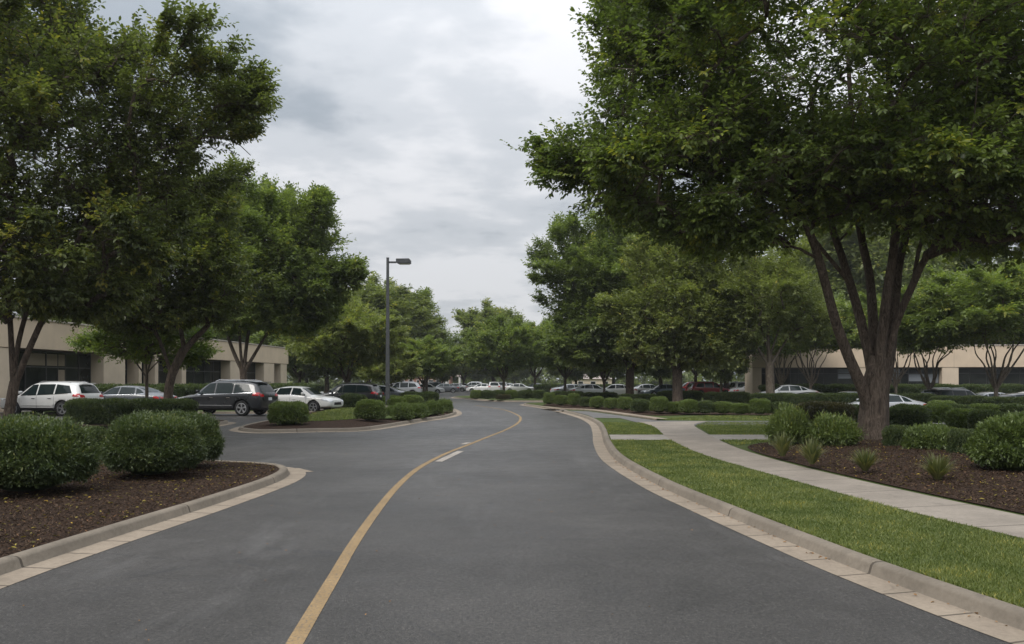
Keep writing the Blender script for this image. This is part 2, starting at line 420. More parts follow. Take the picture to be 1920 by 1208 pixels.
PROF = [(0.0, .004), (.29, .010), (.305, .018), (.325, .085), (.345, .105), (.375, .114), (.44, .116), (.465, .108), (.475, .09), (.475, -.03)]
def kerb(path, side, closed=False):
    """gutter and rounded kerb swept along the asphalt edge; side +1: kerb lies left of travel"""
    A = np.asarray(path); L = at_arclen(A, [0])[1]
    base = np.arange(0, L, .22)
    js = np.arange(3.05, L, 3.05)
    s = np.unique(np.round(np.r_[base, L, js - .012, js - .004, js + .004, js + .012], 4)); s = s[(s >= 0) & (s <= L)]
    P, _ = at_arclen(A, s)
    Pn = at_arclen(A, np.clip(s + .12, 0, L))[0] - at_arclen(A, np.clip(s - .12, 0, L))[0]
    if closed:
        w2 = lambda q: at_arclen(A, np.mod(q, L))[0]
        Pn = w2(s + .12) - w2(s - .12)
    Pn /= np.linalg.norm(Pn, axis=1)[:, None]; N = np.c_[-Pn[:, 1], Pn[:, 0]] * side
    notch = np.isclose(np.abs((s + 1.525) % 3.05 - 1.525), .004, atol=.002) & (s > 1)
    def sweep(name, prof, mat, cut):
        rows = np.zeros((len(s), len(prof), 3))
        for k, (o, z) in enumerate(prof):
            rows[:, k, :2] = P + N * o; rows[:, k, 2] = z
            if cut and z > .03: rows[notch, k, 2] -= .010; 
        ac = np.r_[0, np.cumsum([math.dist(prof[i], prof[i + 1]) for i in range(len(prof) - 1)])]
        return tag(uv_strip(name, rows, s, ac, mat), kind='structure')
    sweep('gutter', PROF[:2], M['gutter'], False)
    sweep('kerb', [(.286, .004)] + PROF[2:], M['kerb'], True)
    return P + N * .470
# right-hand kerb of the drive
right_edge = [(5.7, -8), (4.5, 0), (3.58, 4), (3.19, 5.33), (2.86, 6.88), (2.68, 8.03), (2.38, 10.3), (2.09, 13.0), (1.95, 17.2),
              (2.22, 21.7), (2.72, 27), (3.08, 32.1), (3.05, 37.9), (2.4, 46), (1.6, 52), (.85, 56), (.55, 58.6), (1.1, 61), (2.8, 62.2), (6, 62.6), (14, 62.8)]
RE = smooth_path(right_edge, .25)
rb = kerb(RE, -1)
# right plate: everything right of the kerb stands .11 up
plate_r = [tuple(p) for p in rb[::4]] + [(14, 62.3), (14, LOT[2]), (90, LOT[2]), (90, -14), (7.0, -14), (6.4, -8.1)]
fill('lawn', plate_r, .100, M['turf'], skirt=.56, step=None)
# left near island
left_edge = [(-4.75, -8), (-4.35, 0), (-4.22, 4), (-4.19, 6.52), (-4.12, 7.67), (-3.99, 9.06), (-3.82, 10.7), (-3.68, 12.6), (-3.68, 13.9), (-3.86, 14.9),
             (-4.3, 15.7), (-5.1, 16.2), (-6.3, 16.7), (-9, 18.4), (-12, 22.0), (-16, 24.2), (-26, 25.2), (-50, 25.6)]
LE = smooth_path(left_edge, .22); lb = kerb(LE, +1)
isl1 = [tuple(p) for p in lb[::3]] + [(-50, -8)]
# corner island with the lamp post
i3 = [G(434, 809), G(481, 813), G(592, 811), G(700, 807.5), G(800, 791), G(845, 784), G(866, 776.5), G(857, 768.5), G(835, 762), G(800, 758), G(740, 757), G(670, 760), G(600, 770), G(520, 786), G(455, 799), G(433, 805)]
I3 = smooth_path(i3, .22, True); b3 = kerb(I3, +1, True)
isl3 = [tuple(p) for p in b3[:-1][::3]]
# island with clipped hedges in the left lot
i2 = [(-17.3, 27.6), (-14, 27.2), (-11.9, 27.5), (-11.2, 28.8), (-11.2, 32), (-11.9, 33.6), (-14, 34), (-17.4, 33.8), (-18.3, 32.5), (-18.3, 29)]
I2 = smooth_path(i2, .25, True); b2 = kerb(I2, +1, True); isl2 = [tuple(p) for p in b2[:-1][::3]]
# island beyond the side street
i4 = [(-6.5, 84), (-5.2, 79), (-3.9, 75.3), (-2.3, 70), (-1.2, 67.8), (1.5, 67), (6, 67), (14, 67.2), (26, 67.4), (30, 68.4), (30, 73), (22, 74), (16, 86), (4, 93), (-3, 95), (-6, 90)]
I4 = smooth_path(i4, .4, True); b4 = kerb(I4, +1, True); isl4 = [tuple(p) for p in b4[:-1][::3]]
fill('lawn', isl4, .100, M['turf'])
# grass verge behind the left lot
verge = [(-48, 42.0), (-13.2, 42.4), (-12, 43.2), (-11.4, 46), (-10.6, 60), (-12, 88), (-22, 96), (-60, 96)]
vp = smooth_path(verge, .5, True); vb = kerb(vp[::-1] if False else vp, +1, True); fill('lawn', [tuple(p) for p in vb[:-1][::2]], .100, M['turf'])
# far verge where the drive disappears
i5 = [(-30, 120), (-16, 116), (-13.4, 119), (-14, 140), (-20, 176), (-60, 176), (-60, 122)]
v5 = smooth_path(i5, .8, True); v5b = kerb(v5, +1, True); fill('lawn', [tuple(p) for p in v5b[:-1][::2]], .100, M['turf'])
i6 = [(2, 108), (40, 104), (80, 104), (80, 180), (-2, 180), (-4, 140)]
v6 = smooth_path(i6, .8, True); v6b = kerb(v6, +1, True); fill('lawn', [tuple(p) for p in v6b[:-1][::2]], .100, M['turf'])

def near_fine(P, rng):
    d = np.hypot(P[:, 0], P[:, 1]); return rng.uniform(0, 1, len(P)) < np.clip((14 / np.maximum(d, 1)) ** 2, .03, 1)
fill('mulch_bed', isl1, .095, M['mulch'], mound=.10, step=.16, rough=.02, fade=.8, fine=near_fine)
fill('mulch_bed', isl3, .098, M['mulch'], mound=.10, step=.5, rough=.02, fade=.8)
fill('mulch_bed', isl2, .098, M['mulch'], mound=.08, step=.7, rough=.02)
# lawn patch on the corner island
p3 = [G(573, 790, .2), G(660, 786.5, .2), G(700, 779, .2), G(712, 770, .2), G(690, 763, .2), G(650, 764.5, .2), G(600, 773, .2), G(575, 782, .2)]
fill('lawn', smooth_path(p3, .4, True)[:-1], .212, M['turf'])
p3b = [G(700, 788, .15), G(760, 786, .15), G(800, 781, .15), G(822, 776, .15), G(800, 773, .15), G(760, 777, .15), G(715, 783, .15)]
fill('lawn', smooth_path(p3b, .4, True)[:-1], .214, M['turf'])

# sidewalk on the right and its crossings (all on the .11 plate)
hp = .114
def Gh(px, py): return G(px, py, hp)
walk_l = smooth_path([(6.6, -2), (5.75, 4), (5.35, 7), (5.15, 8.16), (4.80, 10.03), (4.60, 12.0), (4.36, 14.4), (4.18, 16.9), (4.2, 19.5), (4.45, 23), (5.0, 28), (5.0, 31.5)], .25)
walk_r = smooth_path([(7.9, -2), (7.0, 4), (6.5, 7), (6.12, 9.0), (5.78, 11.2), (5.56, 13.15), (5.38, 15.5), (5.38, 18.6), (5.62, 21.5), (6.05, 25), (6.75, 29.5), (7.9, 32.0)], .25)
n_ = 90
wl_, wr_ = [at_arclen(a, np.linspace(0, at_arclen(a, [0])[1], n_))[0] for a in (walk_l, walk_r)]
rows = np.zeros((n_, 2, 3)); rows[:, 0, :2] = wl_; rows[:, 1, :2] = wr_; rows[:, :, 2] = .116
sl = np.linspace(0, at_arclen(walk_l, [0])[1], n_)
tag(uv_strip('sidewalk', rows, sl, [0, 1.2], M['walk']), kind='structure')
def side_pts(curve, y): return float(np.interp(y, curve[:, 1], curve[:, 0]))
def flat(name, pts, z, mat): return fill(name, pts, z, mat)
# the cross walk: one piece each side of the sidewalk
yA, yB = 21.7, 23.9
rbx = lambda y: float(np.interp(y, rb[:, 1][:260], rb[:, 0][:260]))
flat('cross_walk', [(rbx(yA) + .02, yA), (side_pts(walk_l, yA), yA), (side_pts(walk_l, yB), yB), (rbx(yB) + .02, yB)], .1135, M['walk_plain'])
flat('cross_walk', [(side_pts(walk_r, yA), yA), (11.6, yA - .1), (11.9, yB - .1), (side_pts(walk_r, yB), yB)], .1135, M['walk_plain'])
# grey path that leaves the drive and runs behind the lawns
gp = [G(1040, 768.6, hp), G(1080, 770.5, hp), G(1100, 771.0, hp), G(1162, 779, hp), G(1231, 788.5, hp), G(1330, 789.5, hp), G(1500, 790, hp), (40, 34.6), (40, 31.3), G(1500, 796.5, hp),
      G(1321, 796.5, hp), G(1290, 799, hp), (7.5, 31.7), (6.8, 31.2), (5.0, 31.2), G(1204, 794.5, hp), G(1162, 784, hp), G(1110, 783.5, hp), (3.62, 35.5), (3.60, 38), (2.97, 46), G(1045, 770.6, hp)]
flat('path', gp, .112, M['path_grey'])
# pale edging between the grey path and the planter
ed = smooth_path([G(1012, 764.0, hp), G(1040, 767.2, hp), G(1100, 770.0, hp), G(1162, 778.0, hp), G(1231, 788.0, hp)], .5)
n_e = len(ed); rows = np.zeros((n_e, 4, 3)); Ne = normals2(ed)
for k, (o, z) in enumerate([(0, .112), (0, .165), (-.0, .17), (.5, .17)]):
    rows[:, k, :2] = ed + Ne * o; rows[:, k, 2] = z
tag(uv_strip('edging', rows, np.arange(n_e) * .5, [0, .06, .07, .5], M['gutter']), kind='structure')
# planter with the hedge rows
planter = smooth_path([G(1016, 759.5, hp), G(1060, 764.5, hp), G(1120, 769.0, hp), G(1190, 776, hp), G(1245, 778, hp), (16, 40.5), (24, 37.3), (40, 37.3), (44, 44), (26, 50), (13.4, 55), (5, 61.0), (3.2, 61.4)], .5, True)
planter = [(min(x, 89), y) if x < 13.9 or y < 37.3 else (x, min(y, 37.3)) for x, y in planter[:-1]]
pl = [(3.0, 61.4)] + [tuple(p) for p in smooth_path([G(1016, 760.5, hp), G(1060, 765.2, hp), G(1120, 769.6, hp), G(1190, 777, hp), G(1240, 779.5, hp), G(1330, 777.5, hp), G(1470, 778, hp), (40, 36.2)], .5)] + [(40, 37.4), (13.9, 37.4), (13.9, 61.8)]
fill('mulch_bed', pl, .118, M['mulch'], mound=.08, step=.9, rough=.02)
# right mulch bed around the big tree
mb = smooth_path([(8.2, -2), (7.2, 4), (6.62, 7), (6.25, 9.0), (5.92, 11.2), (5.70, 13.15), (5.52, 15.5), (5.52, 18.2), (5.95, 19.9), (7.0, 20.9), (8.6, 21.2), (10.5, 21.6), (13, 24), (16, 26), (24, 27), (36, 26), (40, 10), (38, -3), (20, -5)], .3, True)
fill('mulch_bed', mb[:-1], .118, M['mulch'], mound=.14, step=.16, rough=.025, fade=1.0, fine=near_fine)

# painted lines
def paint(name, pts, width, mat, z=.004, smooth=True, parent=None):
    A = smooth_path(pts, .25) if smooth else np.array(pts, float)
    N = normals2(A); n = len(A); rows = np.zeros((n, 2, 3))
    rows[:, 0, :2] = A + N * width / 2; rows[:, 1, :2] = A - N * width / 2; rows[:, :, 2] = z
    o = uv_strip(name, rows, np.arange(n) * .25, [0, width], mat); return tag(o, kind='structure')
yl = [(-1.0, 0), (-1.18, 2.5), (-1.41, 5.16), (-1.55, 6.95), (-1.66, 8.35), (-1.78, 10.5), (-1.86, 12.75), (-1.86, 15), (-1.76, 16.8), (-1.53, 19.1), (-1.20, 21.3), (-.76, 24.4),
      (-.25, 27.9), (.19, 32.1), (.39, 36.3), (.30, 40.3), (-.28, 46.6), (-1.1, 51), (-2.6, 57)]
paint('yellow_line', yl, .115, M['yellow'])
paint('white_dash', [G(822, 866), G(843, 856), G(864, 846)], .17, M['white_line'], smooth=False)
paint('white_dash', [G(868, 833.5), G(879, 830)], .16, M['white_line'], smooth=False)
paint('white_dash', [G(543, 879), G(572, 886)], .34, M['gutter'], z=.005, smooth=False)
for a, b in (((482, 831), (562, 833)), ((410, 815), (440, 817)), ((575, 838), (625, 840)), ((470, 793), (500, 794)), ((360, 797), (420, 798))):
    paint('faded_line', [G(*a), G(*b)], .09, M['path_grey'], z=.003, smooth=False)
# bay lines in the left lot
for x in (-26, -20.6, -15.2, -9.9): 
    paint('bay_line', [(x, 37.0), (x - .5, 41.6)], .10, M['white_line'], z=.003, smooth=False)

# ------------------------------------------------------------------ foliage
def norm(a): return a / (np.linalg.norm(a, axis=-1, keepdims=True) + 1e-9)
def leaves(name, P, D, N, L, W, tint, mat, parent, hi=True, twigs=None, loc=(0, 0, 0)):
    D = norm(D); N = norm(N - (N * D).sum(1, keepdims=True) * D); Sd = np.cross(D, N)
    L = L[:, None]; W = W[:, None]; n = len(P)
    up = N * L * .10
    if hi:
        vs = np.stack([P, P + .30 * L * D + .42 * W * Sd + up, P + .68 * L * D + .44 * W * Sd + up * .8, P + L * D - N * L * .08,
                       P + .68 * L * D - .44 * W * Sd + up * .8, P + .30 * L * D - .42 * W * Sd + up], 1)
        b = np.arange(n)[:, None] * 6
        Fc = [np.concatenate([b + np.array([0, 1, 2, 3]), b + np.array([0, 3, 4, 5])])]; k = 6
    else:
        vs = np.stack([P, P + .45 * L * D + .5 * W * Sd + up, P + L * D, P + .45 * L * D - .5 * W * Sd + up], 1)
        b = np.arange(n)[:, None] * 4; Fc = [b + np.array([0, 1, 2, 3])]; k = 4
    V = vs.reshape(-1, 3); T = np.repeat(tint, k)
    me = quick_mesh(name, V, Fc)
    at = me.attributes.new('tint', 'FLOAT', 'POINT'); at.data.foreach_set('value', T.astype(np.float32))
    o = link(name, me, mat, parent, loc)
    return o

def shoots_to_leaves(rng, O, D, Ls, m, leaf, width, clump, spread=.95, droop=.25, whorl=False, size_jit=.25):
    """rows of leaves along each shoot"""
    n = len(O); D = norm(D)
    t = (np.arange(m) + .5) / m
    t = np.broadcast_to(t, (n, m)) + rng.uniform(-.3, .3, (n, m)) / m
    up = np.array([0, 0, 1.0])
    U = norm(np.cross(D, up + 1e-3)); V = norm(np.cross(U, D))
    bend = np.array([0, 0, 1.0]) * .18
    P = O[:, None] + D[:, None] * (Ls[:, None] * t)[..., None] + bend * ((t ** 2) * Ls[:, None])[..., None]
    if whorl: ph = rng.uniform(0, 2 * math.pi, (n, m))
    else: ph = (np.arange(m) % 2)[None] * math.pi + rng.normal(0, .55, (n, m))
    side = U[:, None] * np.cos(ph)[..., None] + V[:, None] * np.sin(ph)[..., None]
    tipf = np.clip((t - .75) * 4, 0, 1)[..., None]
    Ld = D[:, None] * (.55 + tipf * .8) + side * spread * (1 - .55 * tipf) + rng.normal(0, .22, (n, m, 3)) - up * droop
    Nn = V[:, None] * .9 + up * .6 + rng.normal(0, .45, (n, m, 3))
    Ll = leaf * (1 + rng.normal(0, size_jit, (n, m))).clip(.5, 1.5) * (1 - .25 * tipf[..., 0])
    tint = np.clip(clump[:, None] + rng.normal(0, .13, (n, m)) + tipf[..., 0] * .16, 0, 1)
    f = lambda a: a.reshape(-1, 3)
    return f(P), f(Ld), f(Nn), Ll.ravel(), (Ll * width).ravel(), tint.ravel()

def tubes_mesh(polys, name):
    V = []; Fq = []; off = 0
    for pts, rad, n in polys:
        pts = np.asarray(pts, float); rad = np.asarray(rad, float)
        T = norm(np.gradient(pts, axis=0)); ref = np.array([.31, .17, .93]); ref /= np.linalg.norm(ref)
        ref = np.where(np.abs(T @ ref)[:, None] > .96, np.array([[1., 0, 0]]), ref[None])
        a = norm(np.cross(T, ref)); b = np.cross(T, a)
        ang = np.arange(n) * 2 * math.pi / n
        if n >= 14:   # big stems: ribs and knots
            rr = rad[:, None] * (1 + .07 * np.sin(3 * ang + pts[:, 2:3] * .9) + .05 * np.sin(5 * ang - pts[:, 2:3] * 1.7 + 1) + .035 * np.sin(9 * ang + pts[:, 2:3] * 3))
        else: rr = np.repeat(rad[:, None], n, 1)
        ring = pts[:, None] + (a[:, None] * np.cos(ang)[None, :, None] + b[:, None] * np.sin(ang)[None, :, None]) * rr[..., None]
        V.append(ring.reshape(-1, 3)); k = len(pts)
        i = np.arange(k - 1)[:, None] * n + np.arange(n)[None]; j = np.arange(k - 1)[:, None] * n + (np.arange(n)[None] + 1) % n
        Fq.append((np.stack([i, j, j + n, i + n], -1).reshape(-1, 4)) + off); off += k * n
    return quick_mesh(name, np.concatenate(V), [np.concatenate(Fq)], True)

def curve3(pts, step=.3):
    P = np.array(pts, float); n = len(P); outp = []
    for i in range(n - 1):
        p0, p1, p2, p3 = P[max(i - 1, 0)], P[i], P[i + 1], P[min(i + 2, n - 1)]
        k = max(2, int(np.linalg.norm(p2 - p1) / step))
        for t in np.arange(k) / k:
            outp.append(.5 * (2 * p1 + (p2 - p0) * t + (2 * p0 - 5 * p1 + 4 * p2 - p3) * t * t + (3 * p1 - p0 - 3 * p2 + p3) * t ** 3))
    outp.append(P[-1]); return np.array(outp)

def build_tree(seed, limbs, blobs, ntips, nsh, leaf, mat, barkm, m=10, sl=.55, sigma=.38, width=.5, hi=True, tip_r=.009, tints=.42, droop=.25,
               inner=.45, twig_lines=True, up=.35, cut=None, clumpvar=.15, fingers=0, finger_len=1.0):
    """limbs: [(points, r0, r1, sides)] local; blobs: [(centre, radii, weight)]"""
    rng = np.random.default_rng(seed)
    nodes = []; par = []; limb_polys = []
    for pts, r0, r1, sides in limbs:
        c = curve3(pts); k = len(c)
        rad = np.interp(np.linspace(0, 1, k), [0, 1], [r0, r1]) if not callable(r0) else r0(c)
        base = len(nodes)
        if base:   # attach to nearest older node
            A = np.array(nodes); p0 = int(np.argmin(((A - c[0]) ** 2).sum(1)))
        else: p0 = -1
        for i, q in enumerate(c): nodes.append(q); par.append(p0 if i == 0 else len(nodes) - 2)
        limb_polys.append((c, rad, sides))
    nl = len(nodes)
    minz = min(c[2] for c in [np.array(limbs[0][0][-1])])
    usable = [i for i in range(nl) if nodes[i][2] > minz * .82]
    # tips
    wts = np.array([b[2] * (b[1][0] * b[1][1] * b[1][2]) ** .72 for b in blobs]); wts /= wts.sum()
    which = rng.choice(len(blobs), ntips, p=wts)
    C = np.array([b[0] for b in blobs])[which]; Rr = np.array([b[1] for b in blobs])[which]
    dirs = norm(rng.normal(size=(ntips, 3)))
    rr = rng.uniform(inner, 1, ntips) ** .6
    tips = C + dirs * rr[:, None] * Rr
    if cut is not None: tips = tips[cut(tips)]
    cc = np.average(C, axis=0)
    if fingers:
        oc = norm(tips - cc); ext = ((tips - cc) @ norm(rng.normal(size=(3, 40)).T).T)
        outer = np.unique(ext.argsort(0)[-fingers:].ravel()); outer = rng.permutation(outer)[:fingers * 8]
        fd_ = norm(oc[outer] * [1, 1, .5] + rng.normal(0, .25, (len(outer), 3)) + [0, 0, .18]); fl = finger_len * rng.uniform(.5, 1.3, len(outer)); fl = np.where(oc[outer, 2] < -.35, fl * .3, fl)
        add = [tips[outer] + fd_ * (fl * q)[:, None] for q in (.35, .62, .84, 1.0)]
        nt0 = len(tips)
        if cut is not None: add = [a_2[cut(a_2, 22.0)] for a_2 in add]
        tips = np.vstack([tips] + add); isf = np.r_[np.zeros(nt0), np.ones(len(tips) - nt0)]
    else: isf = np.zeros(len(tips))
    order = np.argsort(np.linalg.norm(tips - np.array(nodes[nl - 1]) * 0 - np.array([0, 0, minz]), axis=1)); tips = tips[order]; isf = isf[order]
    br = []
    NA = np.zeros((nl + len(tips) * 14, 3)); NA[:nl] = nodes; cnt = nl; ok = np.zeros(len(NA), bool); ok[usable] = True
    for tp in tips:
        A = NA[:cnt]; v = tp - A; d = np.linalg.norm(v, axis=1)
        cost = d * (1 + .9 * np.clip(-v[:, 2] / (d + .01) + .15, 0, 2)) + np.where(ok[:cnt], 0, 1e6)
        i = int(np.argmin(cost)); d0 = d[i]
        k = int(min(12, max(2, math.ceil(d0 / .55)))); p = NA[i]
        t = np.linspace(0, 1, k + 1)[:, None]
        bowv = np.array([0, 0, .10 * d0]) + rng.normal(0, .05 * d0, 3)
        pl_ = p + (tp - p) * t + bowv * (4 * t * (1 - t)) + rng.normal(0, .03, (k + 1, 3)) * (4 * t * (1 - t))
        ids = []
        for q in range(1, k + 1):
            NA[cnt] = pl_[q]; ok[cnt] = True; par.append(i if q == 1 else cnt - 1); ids.append(cnt); cnt += 1
        br.append((i, ids))
    load = np.zeros(cnt)
    for _, ids in br: load[ids[-1]] += 1
    for i in range(cnt - 1, -1, -1):
        if par[i] >= 0: load[par[i]] += load[i]
    rad = tip_r * np.maximum(load, 1) ** .47
    polys = list(limb_polys)
    for i, ids in br:
        r_ = rad[ids]; polys.append((np.vstack([NA[i], NA[ids]]), np.r_[r_[0], r_], 6 if r_[0] > .03 else 4))
    # shoots
    if cut is not None and fingers: pass
    n = len(tips)
    idx = np.repeat(np.arange(n), nsh)
    off = rng.normal(size=(len(idx), 3)) * (sigma * np.where(isf[idx] > 0, .32, 1))[:, None] * np.array([1, 1, .62])
    O = tips[idx] + off
    outw = norm(tips[idx] - cc); D = .55 * outw + .75 * norm(off) + np.array([0, 0, up]) + rng.normal(0, .35, O.shape)
    D = np.where(isf[idx][:, None] > 0, D + .9 * outw, D)
    Ls = sl * rng.uniform(.6, 1.35, len(O))
    clump = np.clip(tints + rng.normal(0, clumpvar, n)[idx] + rng.normal(0, .08, len(O)), 0, 1)
    P, Ld, Nn, Ll, W, tint = shoots_to_leaves(rng, O, D, Ls, m, leaf, width, clump, droop=droop)
    return dict(polys=polys, P=P, D=Ld, N=Nn, L=Ll, W=W, tint=tint, mat=mat, bark=barkm, hi=hi, shoots=(O, norm(D), Ls) if twig_lines else None, tips=tips[idx])

def tree_object(data, label, cat, group, loc, name='tree', rz=0, scale=1):
    root = empty(name, loc, rz); root.scale = (scale,) * 3
    tag(root, label, cat, group)
    polys = data['polys']
    if data['shoots'] is not None:
        O, D, Ls = data['shoots']; tp = data['tips']
        n = len(O)
        # each twig: thin three-sided line from the branch tip to the shoot end
        A = tp; B = O; Cc = O + D * Ls[:, None] * .95
        pts = np.stack([A, B, Cc], 1); r = np.array([.0065, .005, .002])
        a = norm(np.cross(D, np.array([.2, .3, .9]))); b = np.cross(norm(D), a)
        ang = np.array([0, 2.1, 4.2]); ring = pts[:, :, None] + (a[:, None, None] * np.cos(ang)[:, None] + b[:, None, None] * np.sin(ang)[:, None]) * r[None, :, None, None]
        TV = ring.reshape(-1, 3); base = np.arange(n)[:, None] * 9
        q = []
        for s_ in (0, 3):
            for k in range(3): q.append(base + np.array([s_ + k, s_ + (k + 1) % 3, s_ + 3 + (k + 1) % 3, s_ + 3 + k]))
        TF = np.concatenate(q)
    else: TV = None
    me = tubes_mesh(polys, 'trunk')
    if TV is not None:
        v0 = np.empty(len(me.vertices) * 3, np.float32); me.vertices.foreach_get('co', v0); v0 = v0.reshape(-1, 3)
        f0 = np.empty(len(me.loops), np.int32); me.loops.foreach_get('vertex_index', f0); f0 = f0.reshape(-1, 4)
        bpy.data.meshes.remove(me)
        me = quick_mesh('trunk', np.concatenate([v0, TV]), [np.concatenate([f0, TF + len(v0)])], True)
    link('trunk', me, data['bark'], root)
    leaves('crown', data['P'], data['D'], data['N'], data['L'], data['W'], data['tint'], data['mat'], root, data['hi'])
    return root

def auto_limbs(seed, h0, n, top, spread, r0, lean=(0, 0), sides=10, flare=1.35):
    rng = np.random.default_rng(seed); limbs = []
    f = lambda z: np.array([lean[0] * z / h0, lean[1] * z / h0, z])
    def rad(c, r0=r0): return r0 * (flare - (flare - 1) * np.clip(c[:, 2] / .5, 0, 1)) * (1 - .25 * c[:, 2] / h0)
    limbs.append(([f(-.15), f(h0 * .3) + rng.normal(0, .03, 3) * [1, 1, 0], f(h0 * .65) + rng.normal(0, .04, 3) * [1, 1, 0], f(h0)], rad, 0, sides))
    for i in range(n):
        a = 2 * math.pi * (i + rng.uniform(-.2, .2)) / n; s = spread * rng.uniform(.35, 1) if i else spread * .15
        z0 = h0 * rng.uniform(.78, .98); p0 = f(z0); tz = top * rng.uniform(.7, 1)
        d = np.array([math.cos(a), math.sin(a), 0])
        j_ = lambda q: rng.normal(0, q, 3)
        limbs.append(([p0, p0 + d * s * .30 + [0, 0, (tz - z0) * .22] + j_(.08), p0 + d * s * .55 + [0, 0, (tz - z0) * .5] + j_(.16), p0 + d * s * .85 + [0, 0, (tz - z0) * .75] + j_(.2), p0 + d * s + [0, 0, tz - z0]], r0 * .55, r0 * .10, max(6, sides - 3)))
    return limbs

# ---- the big tree on the right
BZ = 20.8; BX = AT(1640, BZ); K_ = F / BZ
def LB(px, py, dy=0.0): return (((px - 960) * (BZ + dy) / F) - BX, dy, (HZ - py) * (BZ + dy) / F + CH - .25)
def stem(pts, r0, r1, sides=14): return (pts, r0, r1, sides)
def trunk_rad(c): return np.interp(c[:, 2], [-.3, 0, .25, .8, 1.6, 2.4, 3.2], [.58, .46, .39, .34, .31, .26, .15])
bl = [((0, 0, -.3), (0, 0, .5), LB(1641, 770), LB(1643, 715), LB(1647, 660))]
limbs = [([(-.02, 0, -.35), (-.02, 0, .3), LB(1640, 775), LB(1643, 715), LB(1650, 668)], trunk_rad, 0, 24),
    stem([LB(1636, 790), LB(1623, 741, -.15), LB(1594, 674, -.3), LB(1568, 607, -.5), LB(1549, 536, -.7), LB(1534, 480, -.9), LB(1515, 424, -1.1), LB(1480, 330, -1.5), LB(1440, 220, -1.9)], 0.156, 0.060),
    stem([LB(1637, 720, .1), LB(1630, 670, .1), LB(1609, 581, .3), LB(1579, 480, .6), LB(1560, 424, .8), LB(1530, 300, 1.2), LB(1520, 160, 1.5)], 0.133, 0.051),
    stem([LB(1642, 700, .25), LB(1638, 625, .4), LB(1631, 517, .7), LB(1612, 424, 1.1), LB(1600, 280, 1.5), LB(1590, 100, 1.8)], 0.133, 0.051),
    stem([LB(1648, 700, -.15), LB(1655, 620, -.3), LB(1664, 540, -.5), LB(1676, 462, -.6), LB(1680, 380, -.8), LB(1670, 200, -1), LB(1660, 60, -1)], 0.133, 0.051),
    stem([LB(1655, 730, 0), LB(1668, 670, .1), LB(1676, 590, .3), LB(1685, 499, .5), LB(1698, 443, .8), LB(1730, 300, 1.3), LB(1760, 140, 1.6)], 0.140, 0.051),
    stem([LB(1660, 700, -.1), LB(1678, 612, -.2), LB(1713, 529, -.5), LB(1738, 477, -.8), LB(1780, 425, -1.1), LB(1830, 340, -1.5), LB(1880, 220, -1.8)], 0.117, 0.043),
    stem([LB(1713, 529, -.5), LB(1722, 470, -.6), LB(1745, 400, -.8), LB(1760, 330, -1)], 0.055, 0.034, 10),
    stem([LB(1620, 600, .2), LB(1598, 540, .0), LB(1575, 506, -.2), LB(1538, 462, -.5), LB(1490, 400, -1), LB(1400, 330, -1.4)], 0.062, 0.034, 10),
    stem([LB(1538, 487, -.85), LB(1500, 465, -1.2), LB(1450, 452, -1.6), LB(1400, 439, -2.0), LB(1330, 400, -2.4)], 0.039, 0.021, 8),
    stem([LB(1480, 330, -1.5), LB(1380, 300, -1.8), LB(1250, 290, -1.6), LB(1120, 300, -1.2)], 0.047, 0.017, 8),
    stem([LB(1530, 300, 1.2), LB(1400, 220, 1.5), LB(1260, 170, 1.5)], 0.047, 0.017, 8),
    stem([LB(1440, 220, -1.9), LB(1330, 120, -2), LB(1230, 50, -2)], 0.039, 0.017, 8)]
def B(px, py, dy, rx, ry, rz, w_=1.0): return (LB(px, py, dy), (rx, ry, rz), w_)
blobs = [B(1600, 40, 0, 6.3, 5.6, 4.7, 1.0), B(1470, 120, -1.5, 4.6, 4, 3.2, .9), B(1340, 330, -1, 3.1, 3.0, 1.75, 1.35), B(1270, 180, .5, 2.2, 2.5, 2.2, 1.25), B(1160, 110, 0, .9, 1.1, .9, 1.1), B(1250, 20, 0, 1.6, 2, 1.3),
         B(1072, 300, 0, .60, .6, .45, 4.5), B(1120, 310, 0, .7, .7, .5, 2.5), B(1140, 130, 0, .4, .4, .5, 2), B(1175, 310, -.3, .9, 1.1, .8, 1.2), B(1150, 210, .2, .55, .8, .6, 1.0), B(1200, 390, -.3, 1.1, 1.2, .6, 1.2), B(1320, 430, -.6, 1.5, 1.5, .55, 1.2), B(1400, 440, -1, 1.2, 1.5, .5, 1.2),
         B(1540, 330, -1.0, 2.6, 2.6, 1.0, 1.0), B(1690, 330, -1.5, 2.6, 2.8, 1.2, 1.1), B(1870, 330, -1, 3.0, 3.2, 1.9, 1.4), B(1900, 440, .5, 1.8, 2, .8, 1.4), B(1960, 150, 0, 3.4, 3.6, 3.6, 1.0), B(1760, 200, -2.2, 3.2, 2.6, 2.6, .9)]
def cutA(T, pad=0.0):   # keep the crown out of the open window where the stems show
    u = (T[:, 0] + BX) * F / (T[:, 1] + BZ) + 960; v = HZ - (T[:, 2] + .25 - CH) * F / (T[:, 1] + BZ)
    lim = np.interp(u, [1000, 1100, 1200, 1300, 1420, 1480, 1600, 1740, 1800, 1920], [345, 375, 415, 450, 462, 432, 425, 430, 465, 490])
    left = np.interp(v, [-200, 0, 60, 100, 200, 228, 250, 340, 372, 400, 500], [1110, 1160, 1140, 1150, 1150, 1125, 1050, 1045, 1085, 1165, 1250])
    return (v < lim + pad) & (u > left - 8 - pad)
dA = build_tree(11, limbs, blobs, 1550, 15, .128, M['leaf_big'], M['bark'], m=10, sl=.42, sigma=.27, width=.55, tints=.40, cut=cutA, inner=.5, clumpvar=.24, fingers=11, finger_len=1.1)
